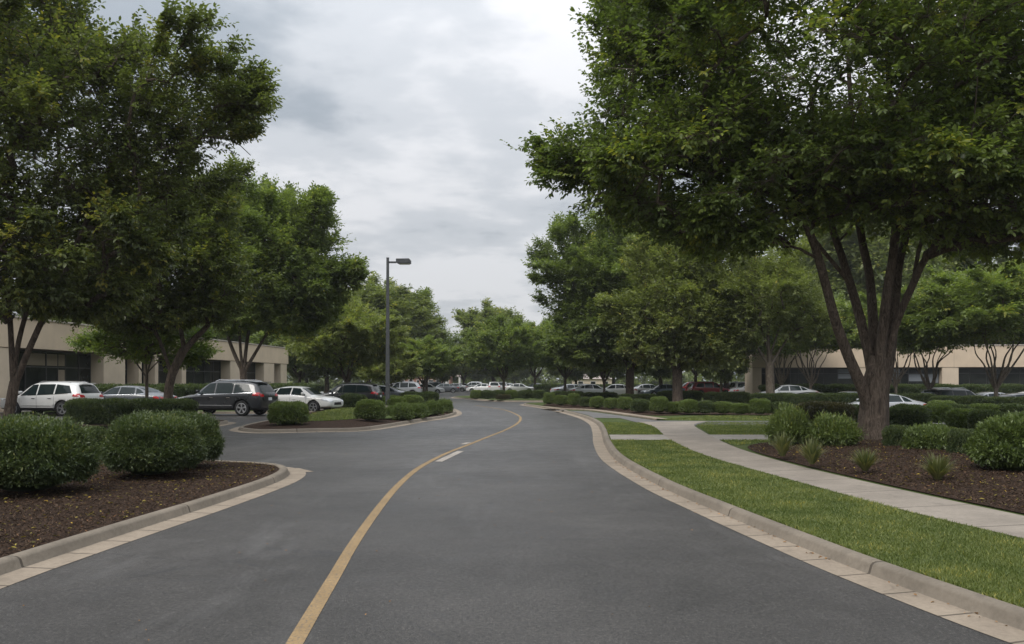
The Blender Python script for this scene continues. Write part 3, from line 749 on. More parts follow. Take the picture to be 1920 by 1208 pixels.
tree_object(dA, 'largest tree, many grey stems spreading from one thick trunk in the right mulch bed', 'tree', 'broadleaf trees around the drive', (BX, BZ, .22), 'shade_tree')

# ---- the near tree on the left
KZ = 20.5; KX = AT(12, KZ)
def LK(px, py, dy=0.0): return (((px - 960) * (KZ + dy) / F) - KX, dy, (HZ - py) * (KZ + dy) / F + CH - .2)
limbs = [([(0, 0, -.3), (0, 0, .2), LK(14, 790), LK(22, 745), LK(28, 715)], lambda c: np.interp(c[:, 2], [-.3, 0, .5, 1.8], [.20, .165, .13, .115]), 0, 14),
    stem([LK(28, 722), LK(52, 660), LK(90, 576), LK(120, 516), LK(147, 447, -.1), LK(185, 360, -.3), LK(230, 250, -.6)], 0.083, 0.036, 12),
    stem([LK(25, 725), LK(22, 660, .1), LK(19, 600, .2), LK(10, 500, .5), LK(0, 380, .8), LK(-10, 200, 1)], 0.072, 0.040, 10),
    stem([LK(26, 700, .05), LK(35, 639, .2), LK(55, 570, .4), LK(82, 518, .7), LK(100, 420, 1), LK(110, 280, 1.3), LK(90, 100, 1.4)], 0.065, 0.032, 10),
    stem([LK(185, 360, -.3), LK(250, 300, -.5), LK(330, 270, -.4), LK(420, 255, -.2), LK(470, 290, 0)], 0.032, 0.010, 8),
    stem([LK(147, 447, -.1), LK(215, 330, .3), LK(290, 240, .4), LK(380, 160, .3)], 0.032, 0.011, 8),
    stem([LK(230, 250, -.6), LK(270, 160, -.6), LK(330, 70, -.4)], 0.025, 0.010, 6),
    stem([LK(0, 380, .8), LK(-60, 300, .8), LK(-160, 230, .8)], 0.036, 0.016, 6)]
def B(px, py, dy, rx, ry, rz, w_=1.0): return (LK(px, py, dy), (rx, ry, rz), w_)
blobs = [B(-20, 230, 0, 4.4, 4.2, 4.0, 1.0), B(150, 240, -.5, 2.6, 2.6, 2.0, 1.2), B(110, 440, -.5, 3.0, 3, 1.6, 1.3), B(60, 560, 0, 2.4, 2.4, .9, 1.0), B(200, 560, .3, 1.3, 1.3, .8, 1.0), B(310, 190, 0, 1.8, 1.8, 1.2, 1.2),
         B(400, 230, 0, 1.0, 1.0, .75, 1.1), B(462, 178, 0, .40, .5, .2, 2.2), B(465, 292, 0, .40, .5, .2, 2.2), B(430, 225, 0, .6, .6, .45, 1.6), B(410, 330, 0, .5, .6, .3, 1.2), B(385, 120, 0, .6, .6, .25, 1.4), B(350, 60, 0, .35, .5, .3, 1.5), B(265, 20, .2, .35, .5, .2, 1.2), B(225, 80, 0, .9, .8, .4, 1.1),
         B(40, 60, 0, 1.8, 1.8, 1.6, 1.1), B(300, 330, .2, 1.4, 1.6, .7, 1.1), B(-150, 420, 0, 3, 3, 2)]
def cutK(T, pad=0.0):
    u = (T[:, 0] + KX) * F / (T[:, 1] + KZ) + 960; v = HZ - (T[:, 2] + .2 - CH) * F / (T[:, 1] + KZ)
    lim = np.interp(u, [0, 80, 200, 300, 400, 500], [590, 580, 575, 465, 345, 320]); top = np.interp(u, [100, 150, 200, 270, 300, 370, 440, 500], [-400, 60, 95, 40, 10, 40, 110, 180])
    return (v < lim + pad) & (v > top - pad) & (u < np.where(pad > 0, 492, 440))
dK = build_tree(5, limbs, blobs, 820, 15, .115, M['leaf_left'], M['bark'], m=10, sl=.42, sigma=.24, width=.52, tints=.40, inner=.45, cut=cutK, clumpvar=.24, fingers=18, finger_len=1.3)
tree_object(dK, 'dark leaning tree with forked slim stems behind the leftmost round shrub', 'tree', 'broadleaf trees around the drive', (KX, KZ, .18), 'shade_tree')

# ---- other trees with crowns of their own (px of trunk, depth, height, crown blobs in pixels)
def custom_tree(seed, px, Z, limbs_px, blobs_px, ntips, nsh, leaf, mat, label, barkm=None, sigma=.4, sl=.6, z0=.1, tints=.42, m=9, hi=False, up=.35, droop=.25, tip_r=.012, cutf=None, inner=.35, width=.52, clumpvar=.17, fingers=6, finger_len=1.1, top=None):
    def cutM(T, pad=0.0):   # highest foliage allowed along the crown, from its outline
        u = (T[:, 0] + AT(px, Z)) * F / (T[:, 1] + Z) + 960; v = HZ - (T[:, 2] + z0 - CH) * F / (T[:, 1] + Z)
        return v > np.interp(u, top[0], top[1]) + 10 - pad * .8
    X = AT(px, Z)
    def Lc(x, y, dy=0.0): return (((x - 960) * (Z + dy) / F) - X, dy, (HZ - y) * (Z + dy) / F + CH - z0)
    limbs = []
    for k, (pts, r0, r1) in enumerate(limbs_px):
        q = [Lc(*p) for p in pts]
        if k == 0:
            q = [(q[0][0], 0, -.2), (q[0][0], 0, .15)] + q[1:]
            limbs.append((q, (lambda c, r0=r0, r1=r1: np.interp(c[:, 2], [-.2, .1, .6, q[-1][2]], [r0 * 1.5, r0 * 1.3, r0, r1])), 0, 12))
        else: limbs.append((q, r0, r1, 8))
    bl = [(Lc(b[0], b[1], b[2]), (b[3] * Z / F, b[4] if len(b) > 5 else b[3] * Z / F, b[-1] * Z / F), 1.0) for b in [tuple(b) for b in blobs_px]]
    d = build_tree(seed, limbs, bl, ntips, nsh, leaf, mat, barkm or M['bark'], m=m, sl=sl, sigma=sigma, tints=tints, hi=hi, up=up, droop=droop, tip_r=tip_r, twig_lines=False, inner=inner, width=width, clumpvar=clumpvar, fingers=fingers, finger_len=finger_len, cut=cutM if top else None)
    return tree_object(d, label, 'tree', 'broadleaf trees around the drive', (X, Z, z0), 'shade_tree')
# blobs: (px, py, depth offset, half width px, half height px)
custom_tree(21, 312, 31, [([(312, 760), (318, 720), (328, 690), (345, 655)], .17, .15), ([(340, 665), (365, 635), (390, 610), (420, 560, .2)], .13, .06), ([(345, 655), (335, 600, .3), (310, 520, .6), (290, 420, .8)], .09, .04),
            ([(322, 705), (300, 640, .2), (262, 560, .3), (220, 480, .4)], .08, .03), ([(390, 610), (380, 540, -.4), (370, 440, -.6), (360, 380, -.5)], .08, .03)],
            [(320, 470, 0, 118, 105), (230, 560, .2, 80, 55), (400, 520, -.2, 52, 75), (370, 385, 0, 58, 50), (300, 572, 0, 90, 30), (190, 480, .5, 60, 60)], 620, 13, .15, M['leaf_left'],
            'dark tree with a bent trunk behind the clipped hedge blocks', tints=.42, hi=False, sigma=.27, sl=.42, clumpvar=.2)
custom_tree(22, 455, 44, [([(458, 730), (457, 710), (455, 690)], .20, .16), ([(456, 700), (440, 665), (428, 630), (420, 570, .3), (430, 480, .6)], .11, .05), ([(457, 700), (462, 650), (470, 600), (490, 500), (500, 420)], .11, .05),
            ([(458, 698), (480, 660), (505, 620), (550, 560, -.4), (600, 500, -.5)], .10, .04), ([(455, 695), (450, 640, -.3), (450, 560, -.8), (470, 460, -1)], .09, .04)],
            [(500, 480, 0, 105, 95), (440, 560, 0, 60, 60), (560, 540, 0, 75, 62), (610, 520, 0, 48, 26), (480, 395, 0, 62, 42), (570, 405, 0, 45, 32), (600, 445, 0, 36, 28), (635, 505, 0, 28, 14), (585, 375, 0, 16, 12), (500, 585, 0, 70, 28), (560, 580, 0, 45, 30), (615, 415, 0, 12, 6), (650, 520, 0, 22, 7), (440, 370, 0, 22, 28)],
            900, 13, .20, M['leaf_mid'], 'tall spreading tree above the end of the left building, branches reaching towards the lamp', tints=.32, sigma=.28, sl=.5, inner=.45, clumpvar=.22, fingers=16, finger_len=1.5, top=([380, 430, 480, 560, 600, 630, 650, 672, 685], [350, 360, 358, 368, 372, 415, 470, 512, 640]))
custom_tree(23, 275, 33.5, [([(276, 750), (275, 720), (275, 703)], .07, .055), ([(275, 708), (255, 680), (235, 650)], .035, .02), ([(275, 705), (285, 670), (300, 640)], .04, .02), ([(275, 705), (272, 660), (262, 630)], .035, .02), ([(275, 700), (310, 665), (330, 650)], .03, .015)],
            [(240, 650, 0, 42, 25), (300, 650, 0, 45, 30), (265, 630, 0, 45, 22), (215, 668, 0, 20, 12), (335, 668, 0, 22, 14)], 110, 9, .13, M['leaf_fresh'], 'small young tree with bright green leaves beside the bent trunk', M['bark_pale'], sigma=.24, sl=.4, inner=.2)
# right-hand row
custom_tree(24, 1180, 58, [([(1181, 745), (1181, 715), (1182, 690)], .30, .26), ([(1182, 695), (1160, 650), (1130, 580, .3), (1090, 500, .5)], .15, .05), ([(1182, 690), (1195, 640), (1200, 560), (1190, 440)], .16, .05), ([(1182, 695), (1210, 650), (1240, 580)], .13, .05), ([(1182, 690), (1172, 620, -1), (1160, 520, -1.5), (1150, 430, -1)], .13, .04)],
            [(1160, 520, 0, 90, 90), (1110, 520, 0, 68, 55), (1045, 485, 0, 32, 12), (1040, 540, 0, 26, 11), (1060, 575, 0, 30, 18), (1075, 455, 0, 30, 26), (1125, 425, 0, 26, 26), (1120, 600, 0, 70, 48), (1190, 450, 0, 60, 50), (1100, 640, 0, 60, 35), (1180, 640, 0, 60, 40)], 950, 13, .235, M['leaf_mid'],
            'broad dark tree left of the huge one, its ragged edge against the sky', tints=.30, sigma=.34, sl=.55, inner=.45, fingers=14, finger_len=2.0, top=([985, 1000, 1020, 1045, 1060, 1090, 1120, 1140, 1200], [900, 470, 462, 440, 405, 415, 395, 385, 380]))
custom_tree(25, 1270, 50, [([(1271, 752), (1270, 720), (1270, 695)], .32, .28), ([(1270, 700), (1245, 660), (1220, 620), (1200, 560)], .15, .05), ([(1270, 695), (1275, 640), (1280, 560), (1290, 500)], .17, .05), ([(1270, 700), (1300, 660), (1330, 610), (1350, 560)], .15, .05), ([(1270, 695), (1262, 620, -1), (1250, 540, -1.2)], .13, .05)],
            [(1270, 580, 0, 85, 75), (1230, 510, 0, 42, 38), (1290, 500, 0, 60, 40), (1330, 600, 0, 55, 60), (1220, 640, 0, 45, 36), (1300, 650, 0, 65, 30), (1190, 590, 0, 30, 40)], 640, 13, .20, M['leaf_olive'],
            'pale olive tree with a stout trunk rising from the long hedge', tints=.42, sigma=.33, sl=.5, inner=.45)
custom_tree(26, 1444, 49, [([(1445, 755), (1444, 720), (1443, 680)], .28, .22), ([(1443, 690), (1420, 650), (1405, 610), (1385, 560)], .10, .03), ([(1443, 680), (1440, 620), (1450, 560), (1445, 510)], .13, .03), ([(1443, 690), (1470, 645), (1500, 600), (1520, 560)], .10, .03), ([(1443, 665), (1425, 600), (1430, 530)], .07, .02), ([(1443, 670), (1462, 610), (1480, 540)], .07, .02)],
            [(1440, 560, 0, 80, 60), (1390, 600, 0, 45, 40), (1500, 590, 0, 50, 45), (1440, 500, 0, 60, 30), (1370, 540, 0, 40, 40)], 400, 10, .18, M['leaf_olive'],
            'thin-crowned grey tree just left of the huge trunk, bare forks showing', M['bark_pale'], tints=.35, sigma=.36, sl=.55, inner=.35)

# shared tree shapes (10 m tall, scaled)
PROTO = {}
def proto(key, seed, limbs, blobs, nt_, ns, leaf, mat, barkm, **k):
    PROTO[key] = build_tree(seed, limbs, blobs, nt_, ns, leaf, mat, barkm, twig_lines=False, hi=False, tip_r=.014, fingers=5, finger_len=1.3, **k)
proto('vase', 31, auto_limbs(1, 2.6, 7, 8.5, 3.2, .20), [((0, 0, 6.6), (4.4, 4.4, 2.6), 1), ((1.5, .5, 8.0), (2.2, 2.2, 1.5), 1), ((-1.8, 0, 7.4), (2.2, 2.2, 1.6), 1), ((0, 0, 8.7), (1.5, 1.5, 1.1), 1), ((2.9, 0, 5.4), (1.8, 1.8, 1.0), 1), ((-3, .2, 5.3), (1.6, 1.6, 1.0), 1)],
      480, 12, .30, M['leaf_mid'], M['bark'], m=8, sl=.6, sigma=.36, inner=.55, tints=.40, clumpvar=.2)
proto('vase_olive', 32, auto_limbs(2, 2.4, 7, 8.2, 3.4, .18), [((0, 0, 6.3), (4.7, 4.7, 2.4), 1), ((-1.2, .5, 8.0), (2.6, 2.2, 1.4), 1), ((2.4, 0, 7.0), (2.2, 2.2, 1.3), 1), ((.3, 0, 8.9), (1.3, 1.3, .9), 1), ((-3.4, 0, 5.2), (1.5, 1.8, .9), 1), ((3.5, 0, 5.1), (1.4, 1.6, .8), 1)],
      450, 12, .28, M['leaf_olive'], M['bark'], m=8, sl=.6, sigma=.35, inner=.55, tints=.45, clumpvar=.2)
proto('oval', 33, auto_limbs(3, 2.6, 6, 9.0, 2.0, .22), [((0, 0, 5.9), (3.0, 3.0, 3.4), 1), ((.8, 0, 8.2), (1.7, 1.7, 1.6), 1), ((-1, 0, 7.6), (1.8, 1.8, 1.6), 1), ((-2, 0, 4.2), (1.6, 1.6, 1.3), 1), ((2, 0, 4.4), (1.6, 1.6, 1.4), 1)],
      450, 12, .30, M['leaf_dark'], M['bark'], m=8, sl=.6, sigma=.37, inner=.55, tints=.38, clumpvar=.2)
proto('loose', 34, auto_limbs(4, 3.0, 6, 9.3, 1.8, .16), [((0, 0, 8.8), (.9, .9, 1.0), 1.2), ((0, 0, 6.8), (1.9, 1.9, 1.2), 1), ((0, 0, 4.7), (3.0, 3.0, 1.3), 1), ((-1.6, 0, 6.2), (1.2, 1.2, .5), 1), ((2.2, 0, 5.6), (1.4, 1.4, .5), 1), ((-2.7, 0, 4.2), (1.4, 1.4, .6), 1), ((3, 0, 4.4), (1.2, 1.2, .5), 1)],
      260, 11, .28, M['leaf_mid'], M['bark'], m=7, sl=.65, sigma=.30, tints=.35)
proto('stems', 35, auto_limbs(5, 1.7, 9, 7.6, 2.9, .17, sides=8), [((0, 0, 7.2), (4.2, 4.2, 2.1), 1), ((1.8, 0, 8.3), (2.0, 2.0, 1.2), 1), ((-1.8, 0, 8.2), (2.2, 2.2, 1.3), 1), ((3, 0, 6.2), (1.7, 1.7, 1.0), 1), ((-3, 0, 6.2), (1.7, 1.7, 1.0), 1)],
      420, 12, .28, M['leaf_mid'], M['bark_pale'], m=8, sl=.6, sigma=.35, inner=.5, tints=.42, clumpvar=.2)
first = {}
def place_tree(key, px, Z, top_px, label, rz=0, wide=1.0, z0=.1, cat='tree', name='shade_tree'):
    h = (HZ - top_px) * Z / F + CH - z0; sc = h / 9.9; loc = (AT(px, Z), Z, z0)
    if key not in first:
        o = tree_object(PROTO[key], label, cat, 'broadleaf trees around the drive', loc, name); first[key] = o
    else: o = copy_tree(first[key])
    o.location = loc; o.rotation_euler = (0, 0, rz); o.scale = (sc * wide, sc * wide, sc); o['label'] = label; return o
def place_far(key, px, Z, top_px, label, rz=0, wide=1.0): return place_tree(key, px, Z, top_px, label, rz, wide)
T = place_tree
T('vase_olive', 650, 56, 566, 'olive green spreading tree left of the lamp post', .6, 1.0)
T('vase', 945, 80, 606, 'round-headed tree in front of the white cars at the bend of the drive', 0, 1.0)
T('vase', 795, 74, 640, 'low green tree right of the lamp post above the white parked cars', 1.2, 1.15)
T('loose', 800, 104, 566, 'pointed tree with loose tiers just right of the lamp post', .3, 1.0)
T('oval', 690, 92, 542, 'dense dark tree whose top shows behind the middle of the lamp post', .2, 1.25)
T('oval', 612, 92, 562, 'dark tree between the left building and the olive tree', 2.0, 1.2)
T('oval', 745, 98, 552, 'dark tree directly right of the lamp post, its crown above the pale tree', 1.1, 1.1)
T('vase', 562, 94, 606, 'dark tree rising just past the corner of the left building', 1.9, 1.2)
T('vase_olive', 728, 66, 655, 'low yellowish tree close behind the lamp post', 2.9, 1.1)
T('oval', 925, 128, 584, 'taller tree showing above the round-headed tree at the bend', .9, 1.3)
T('vase', 1003, 110, 615, 'tree filling the gap right of the round-headed tree at the bend', 2.2, 1.1)
T('vase_olive', 870, 150, 648, 'small pale tree over the vanishing point of the drive', .4, 1.3)
T('vase', 1060, 84, 600, 'low bright tree beside the hedges where the side street turns off', 1.4, 1.1)
T('vase_olive', 1132, 66, 590, 'slim-trunked tree at the left end of the long hedge', 3.0, .9)
T('oval', 1238, 84, 560, 'dark tree standing behind the two big trees of the long hedge', 1.0, 1.1)
T('stems', 1520, 66, 560, 'many-stemmed tree before the left part of the right building', .4, .95)
T('stems', 1465, 72, 575, 'small forked tree before the left corner of the right building', 2.0, .9)
T('stems', 1742, 50, 545, 'many-stemmed tree right of the huge trunk, before the pale wide pillar', 1.1, 1.0)
T('stems', 1868, 46, 510, 'many-stemmed tree farthest right, before the dark windows', 2.6, 1.05)
T('stems', 1680, 62, 565, 'slim many-stemmed tree partly hidden by the huge trunk', 3.3, .9)
T('oval', 1352, 74, 575, 'dense tree hiding the end wall of the right building', 2.2, .8)
T('oval', 1360, 88, 520, 'dark tree behind the red parked cars', .5, 1.2)
T('oval', 1430, 100, 500, 'tall dark tree behind the left corner of the right building', 1.6, 1.2)
T('oval', 1600, 92, 400, 'tallest dark tree over the right roof, seen between the grey stems', .9, 1.0)
T('oval', 1720, 96, 420, 'tall dark tree over the right roof, just right of the grey stems', 2.9, 1.0)
T('oval', 1560, 104, 520, 'dark tree over the roof of the right building, seen left of the huge trunk', 2.4, 1.3)
T('vase', 1650, 108, 530, 'tree over the roof of the right building, behind the huge trunk', .2, 1.3)
T('oval', 1790, 106, 505, 'dark tree over the roof between the two rightmost trees', 3.1, 1.3)
T('oval', 1910, 102, 500, 'dark tree over the roof at the far right edge', 1.9, 1.2)
T('oval', 1150, 118, 600, 'far tree between the slim trunks of the long hedge', 2.5, 1.2)
T('vase', 1305, 100, 590, 'far tree behind the pale olive tree', .9, 1.2)
T('oval', 1080, 132, 625, 'far dark tree over the cars beyond the side street', .1, 1.2)
T('oval', 830, 140, 640, 'far dark tree left of the vanishing point', 1.3, 1.1)
T('vase', 770, 128, 640, 'far tree behind the pointed loose tree', 2.8, 1.2)
T('oval', 655, 120, 610, 'far dark tree behind the olive tree', .8, 1.2)
T('oval', 575, 112, 615, 'far dark tree in the gap beside the left building', 2.2, 1.2)
T('vase', 490, 100, 600, 'dark tree over the roof of the left building, near its far corner', 1.5, 1.2)
T('oval', 330, 92, 560, 'dark tree over the middle of the left roof', .3, 1.3)
T('oval', 150, 70, 500, 'dark tree over the left roof behind the near leaning tree', 2.7, 1.3)
T('oval', 965, 190, 655, 'far hazy tree behind the round-headed tree', 1.1, 1.4)
T('oval', 895, 200, 660, 'far hazy tree just right of the vanishing point', .2, 1.4)
T('oval', 845, 210, 668, 'far hazy tree just left of the vanishing point', 2.1, 1.3)
# the far edge of the wood: one mass nobody could count
rngw = np.random.default_rng(9); nW = 15000
ang = rngw.uniform(-1, 1, nW); wx = ang * 170; wy = 205 + 25 * np.cos(ang * 2) + rngw.normal(0, 5, nW) - 95 * np.abs(ang) ** 1.5
hW = 9 + 3 * np.sin(wx * .11) + 2 * np.sin(wx * .37 + 1) + 2.0 * np.sin(wx * .9)
wz = hW * rngw.uniform(.0, 1, nW) ** 1.3
dW = norm(np.c_[rngw.normal(size=nW), rngw.normal(size=nW) - .4, rngw.uniform(-.2, 1, nW)])
Pw, Dw, Nw, Lw, Ww, Tw = shoots_to_leaves(rngw, np.c_[wx, wy, wz], dW, np.full(nW, 1.6), 7, 1.0, .55, np.clip(.35 + rngw.normal(0, .15, nW), 0, 1), whorl=True)
ow = leaves('woods', Pw, Dw, Nw, Lw, Ww, Tw, M['leaf_dark'], None, False); tag(ow, 'dark wooded edge far behind the car parks', 'woods', kind='stuff')

# ------------------------------------------------------------------ shrubs
def shrub_data(seed, rx, ry, h, n, leaf, mat, box=2.4, m=7, sl=.12, width=.42, ragged=.04, low=0.0, spiky=0.0, tints=.42):
    rng = np.random.default_rng(seed)
    d = norm(rng.normal(size=(n, 3))); d[:, 2] = np.where(d[:, 2] < -.55, -d[:, 2], d[:, 2]); d = norm(d)
    rr = (np.abs(d) ** box).sum(1) ** (-1 / box)
    ph = rng.uniform(0, 6, 6)
    lump = 1 + ragged * (np.sin(d[:, 0] * 5 + ph[0]) + np.sin(d[:, 1] * 6 + ph[1]) + np.sin(d[:, 2] * 7 + ph[2]) + .7 * np.sin(d[:, 0] * 13 + d[:, 2] * 9 + ph[3]))
    depth = 1 - np.abs(rng.normal(0, .075, n)); 
    u = d * (rr * lump * depth)[:, None]
    O = u * np.array([rx, ry, h / 2]) + np.array([0, 0, h / 2 + low])
    O[:, 2] = np.maximum(O[:, 2], .03)
    nrm = norm(u / np.array([rx, ry, h / 2]))
    D = nrm * .8 + rng.normal(0, .42, (n, 3)) + np.array([0, 0, .32])
    Ls = sl * rng.uniform(.5, 1.5 + spiky, n)
    cl = np.clip(tints + .14 * np.sin(u[:, 0] * 4 + ph[4]) * np.cos(u[:, 2] * 5 + ph[5]) + rng.normal(0, .13, n), 0, 1)
    P, Dl, N, L, W, Tn = shoots_to_leaves(rng, O - norm(D) * Ls[:, None] * .6, D, Ls, m, leaf, width, cl, whorl=True, spread=.85, droop=.0)
    # inner twig mass
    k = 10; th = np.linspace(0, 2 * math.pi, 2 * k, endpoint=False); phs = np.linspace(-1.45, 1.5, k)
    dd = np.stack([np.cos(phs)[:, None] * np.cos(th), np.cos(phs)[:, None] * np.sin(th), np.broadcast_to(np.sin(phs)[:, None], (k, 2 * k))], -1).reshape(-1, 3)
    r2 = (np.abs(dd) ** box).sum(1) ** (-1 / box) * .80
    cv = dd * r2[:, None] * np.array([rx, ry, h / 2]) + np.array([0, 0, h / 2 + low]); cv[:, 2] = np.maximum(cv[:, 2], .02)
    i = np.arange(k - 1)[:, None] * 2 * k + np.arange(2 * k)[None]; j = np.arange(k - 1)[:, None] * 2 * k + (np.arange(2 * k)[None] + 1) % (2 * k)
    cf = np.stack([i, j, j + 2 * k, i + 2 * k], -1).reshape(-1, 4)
    return P, Dl, N, L, W, Tn, cv, cf, mat
def shrub_mesh(name, data):
    P, D, N, L, W, Tn, cv, cf, mat = data
    D = norm(D); N = norm(N - (N * D).sum(1, keepdims=True) * D); Sd = np.cross(D, N); L = L[:, None]; W = W[:, None]; n = len(P)
    vs = np.stack([P, P + .45 * L * D + .5 * W * Sd + N * L * .08, P + L * D, P + .45 * L * D - .5 * W * Sd + N * L * .08], 1).reshape(-1, 3)
    Fc = np.arange(n)[:, None] * 4 + np.arange(4)
    me = quick_mesh(name, np.concatenate([vs, cv]), [np.concatenate([Fc, cf + len(vs)])])
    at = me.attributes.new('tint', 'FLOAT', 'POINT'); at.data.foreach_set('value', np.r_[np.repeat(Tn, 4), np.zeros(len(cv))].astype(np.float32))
    me.materials.append(mat); return me
SH = {}
SH['near1'] = (shrub_mesh('shrub', shrub_data(41, .86, .84, 1.14, 6600, .056, M['shrub'], 2.15, 9, .14, spiky=.7, ragged=.04, width=.36)), .86, 1.14)
SH['near2'] = (shrub_mesh('shrub', shrub_data(42, .86, .84, 1.08, 6200, .056, M['shrub'], 2.2, 9, .14, spiky=.7, ragged=.045, width=.36)), .86, 1.08)
SH['near_light'] = (shrub_mesh('shrub', shrub_data(43, .88, .86, 1.0, 3600, .082, M['shrub_light'], 2.2, 8, .16, ragged=.07, tints=.28)), .88, 1.0)
SH['round'] = (shrub_mesh('shrub', shrub_data(44, 1, 1, 1.1, 3000, .085, M['shrub_light'], 2.6, 7, .12, tints=.48)), 1.0, 1.1)
SH['dark'] = (shrub_mesh('shrub', shrub_data(45, 1, 1, 1.1, 2600, .09, M['shrub'], 2.8, 7, .12)), 1.0, 1.1)
SH['block'] = (shrub_mesh('shrub', shrub_data(46, 1.5, .8, 1.1, 3800, .08, M['shrub'], 4.5, 7, .11)), 1.5, 1.1)
SH['hedge'] = (shrub_mesh('hedge', shrub_data(47, 3.0, .8, 1.2, 4200, .13, M['shrub'], 6, 7, .14)), 3.0, 1.2)
SH['feather'] = (shrub_mesh('shrub', shrub_data(48, 1, 1, 1.0, 1500, .15, M['shrub_light'], 2.0, 9, .34, .30, .10, spiky=.8, tints=.5)), 1.0, 1.0)
SH['rusty'] = (shrub_mesh('shrub', shrub_data(49, 1.4, .9, 1.1, 3200, .085, M['shrub_brown'], 3.6, 7, .12)), 1.4, 1.1)
SH['low'] = (shrub_mesh('shrub', shrub_data(50, 1.0, .9, .6, 1500, .13, M['shrub_light'], 2.1, 8, .26, .35, .12, spiky=.6, tints=.35)), 1.0, .6)
def shrub(key, px, base_py, wpx, hpx, label, z0=.18, rz=None, name=None, group='rounded shrubs in the mulch beds', depth=None, cat='shrub', Z=None):
    """px centre, row of the foot, width and height in photo pixels"""
    me, r, h = SH[key]
    Zf = F * (CH - z0) / (base_py - HZ) if Z is None else Z
    half = wpx / 2 * Zf / F * .93; sc = half / r; Zc = Zf + (half if depth is None else depth) * .8
    sc *= Zc / Zf; half *= Zc / Zf
    o = bpy.data.objects.new(name or me.name.split('.')[0], me); COL.objects.link(o)
    o.location = (AT(px, Zc), Zc, z0 - .06); o.scale = (sc, sc * (1 if depth is None else depth / (r * sc) if False else 1), (hpx * Zf / F + .03) / h)
    o.rotation_euler = (0, 0, rz if rz is not None else 0)
    tag(o, label, cat, group); return o
s = shrub
s('near1', 54, 938, 226, 143, 'biggest round clipped shrub, nearest the lower left corner')
s('near2', 284, 902, 178, 115, 'round clipped shrub in the middle of the near left bed, in front of its twin')
s('near2', 345, 883, 138, 100, 'round clipped shrub half hidden behind its front twin in the near left bed', rz=2.1)
s('dark', 166, 852, 66, 50, 'small dark shrub in the gap between the two big left shrubs', z0=.2)
s('block', 186, 800, 120, 50, 'squared hedge block before the white car at the left', group='clipped hedge blocks', cat='hedge', name='hedge_block', depth=.8)
s('block', 303, 798, 130, 48, 'squared hedge block at the foot of the bent tree', group='clipped hedge blocks', cat='hedge', name='hedge_block', depth=.8, rz=3.1)
s('round', 541, 799, 76, 44, 'lone round shrub at the left end of the corner island', rz=.4, z0=.15)
s('round', 694, 790, 58, 39, 'round bright shrub between the small lawn and the lamp post', rz=1.4)
s('dark', 662, 766, 48, 27, 'dark round shrub behind the small lawn, under the olive tree', rz=2.2)
s('round', 742, 772, 44, 27, 'light shrub just right of the lamp post foot', rz=3.0)
s('round', 772, 768, 44, 26, 'second light shrub right of the lamp post', rz=.9)
s('dark', 803, 762, 38, 27, 'dark shrub at the far right of the corner island planting', rz=.7)
s('dark', 770, 756, 50, 21, 'dark shrub behind the light pair by the lamp post', rz=1.7)
s('round', 735, 760, 40, 18, 'light shrub tucked behind the lamp post planting', rz=5)
s('low', 754, 786, 42, 22, 'low loose shrub nearest the kerb, right of the lamp post', rz=1, group='low loose shrubs on the corner island')
s('low', 786, 782, 36, 19, 'low loose shrub in the middle of the kerb row', rz=2, group='low loose shrubs on the corner island')
s('low', 812, 777, 34, 19, 'low loose shrub third from the lamp post along the kerb', rz=3, group='low loose shrubs on the corner island')
s('low', 834, 772, 32, 17, 'last low loose shrub at the tip of the corner island', rz=4, group='low loose shrubs on the corner island')
s('low', 733, 781, 30, 14, 'low loose shrub touching the lamp post foot', rz=5, group='low loose shrubs on the corner island')
# island beyond the side street
nth = ['first', 'second', 'third', 'fourth', 'fifth', 'sixth', 'seventh', 'eighth', 'ninth', 'tenth', 'eleventh', 'twelfth', 'thirteenth', 'fourteenth', 'fifteenth', 'sixteenth']
for k, (px, wpx) in enumerate([(893, 24), (913, 26), (936, 26), (958, 26), (986, 28), (1010, 28)]):
    s('dark' if k % 3 else 'round', px, 749.0 - .3 * (k > 3), wpx, 17, f'{nth[k]} clipped shrub from the left below the round-headed tree at the bend', rz=k * 1.3, group='shrub row on the far island')
s('rusty', 943, 749.5, 28, 10, 'low yellowish shrub at the foot of the round-headed tree', group='shrub row on the far island')
# long planter: front row, following the edge
row = [(1030, 759, 28, 22), (1052, 760, 28, 22), (1076, 762, 30, 22), (1098, 763, 28, 20), (1120, 766, 30, 22), (1146, 767, 34, 24), (1172, 769, 34, 22), (1200, 773, 40, 26), (1236, 775, 44, 30), (1264, 775, 38, 25), (1292, 776, 40, 24),
       (1322, 776, 44, 26), (1356, 776, 46, 22), (1388, 777, 40, 24), (1425, 778, 50, 27), (1462, 778, 46, 26)]
for k, (px, by, wp, hp_) in enumerate(row):
    wp *= (.86, .98, .80)[k % 3]; hp_ *= (1, .84, 1.08, .92)[k % 4]
    s(['round', 'round', 'feather' if k in (8, 12) else 'round', 'dark'][k % 4], px, by, wp, hp_, f'{nth[k]} shrub from the left in the front row of the long hedge bed', rz=k * 1.1, group='front shrub row of the long bed')
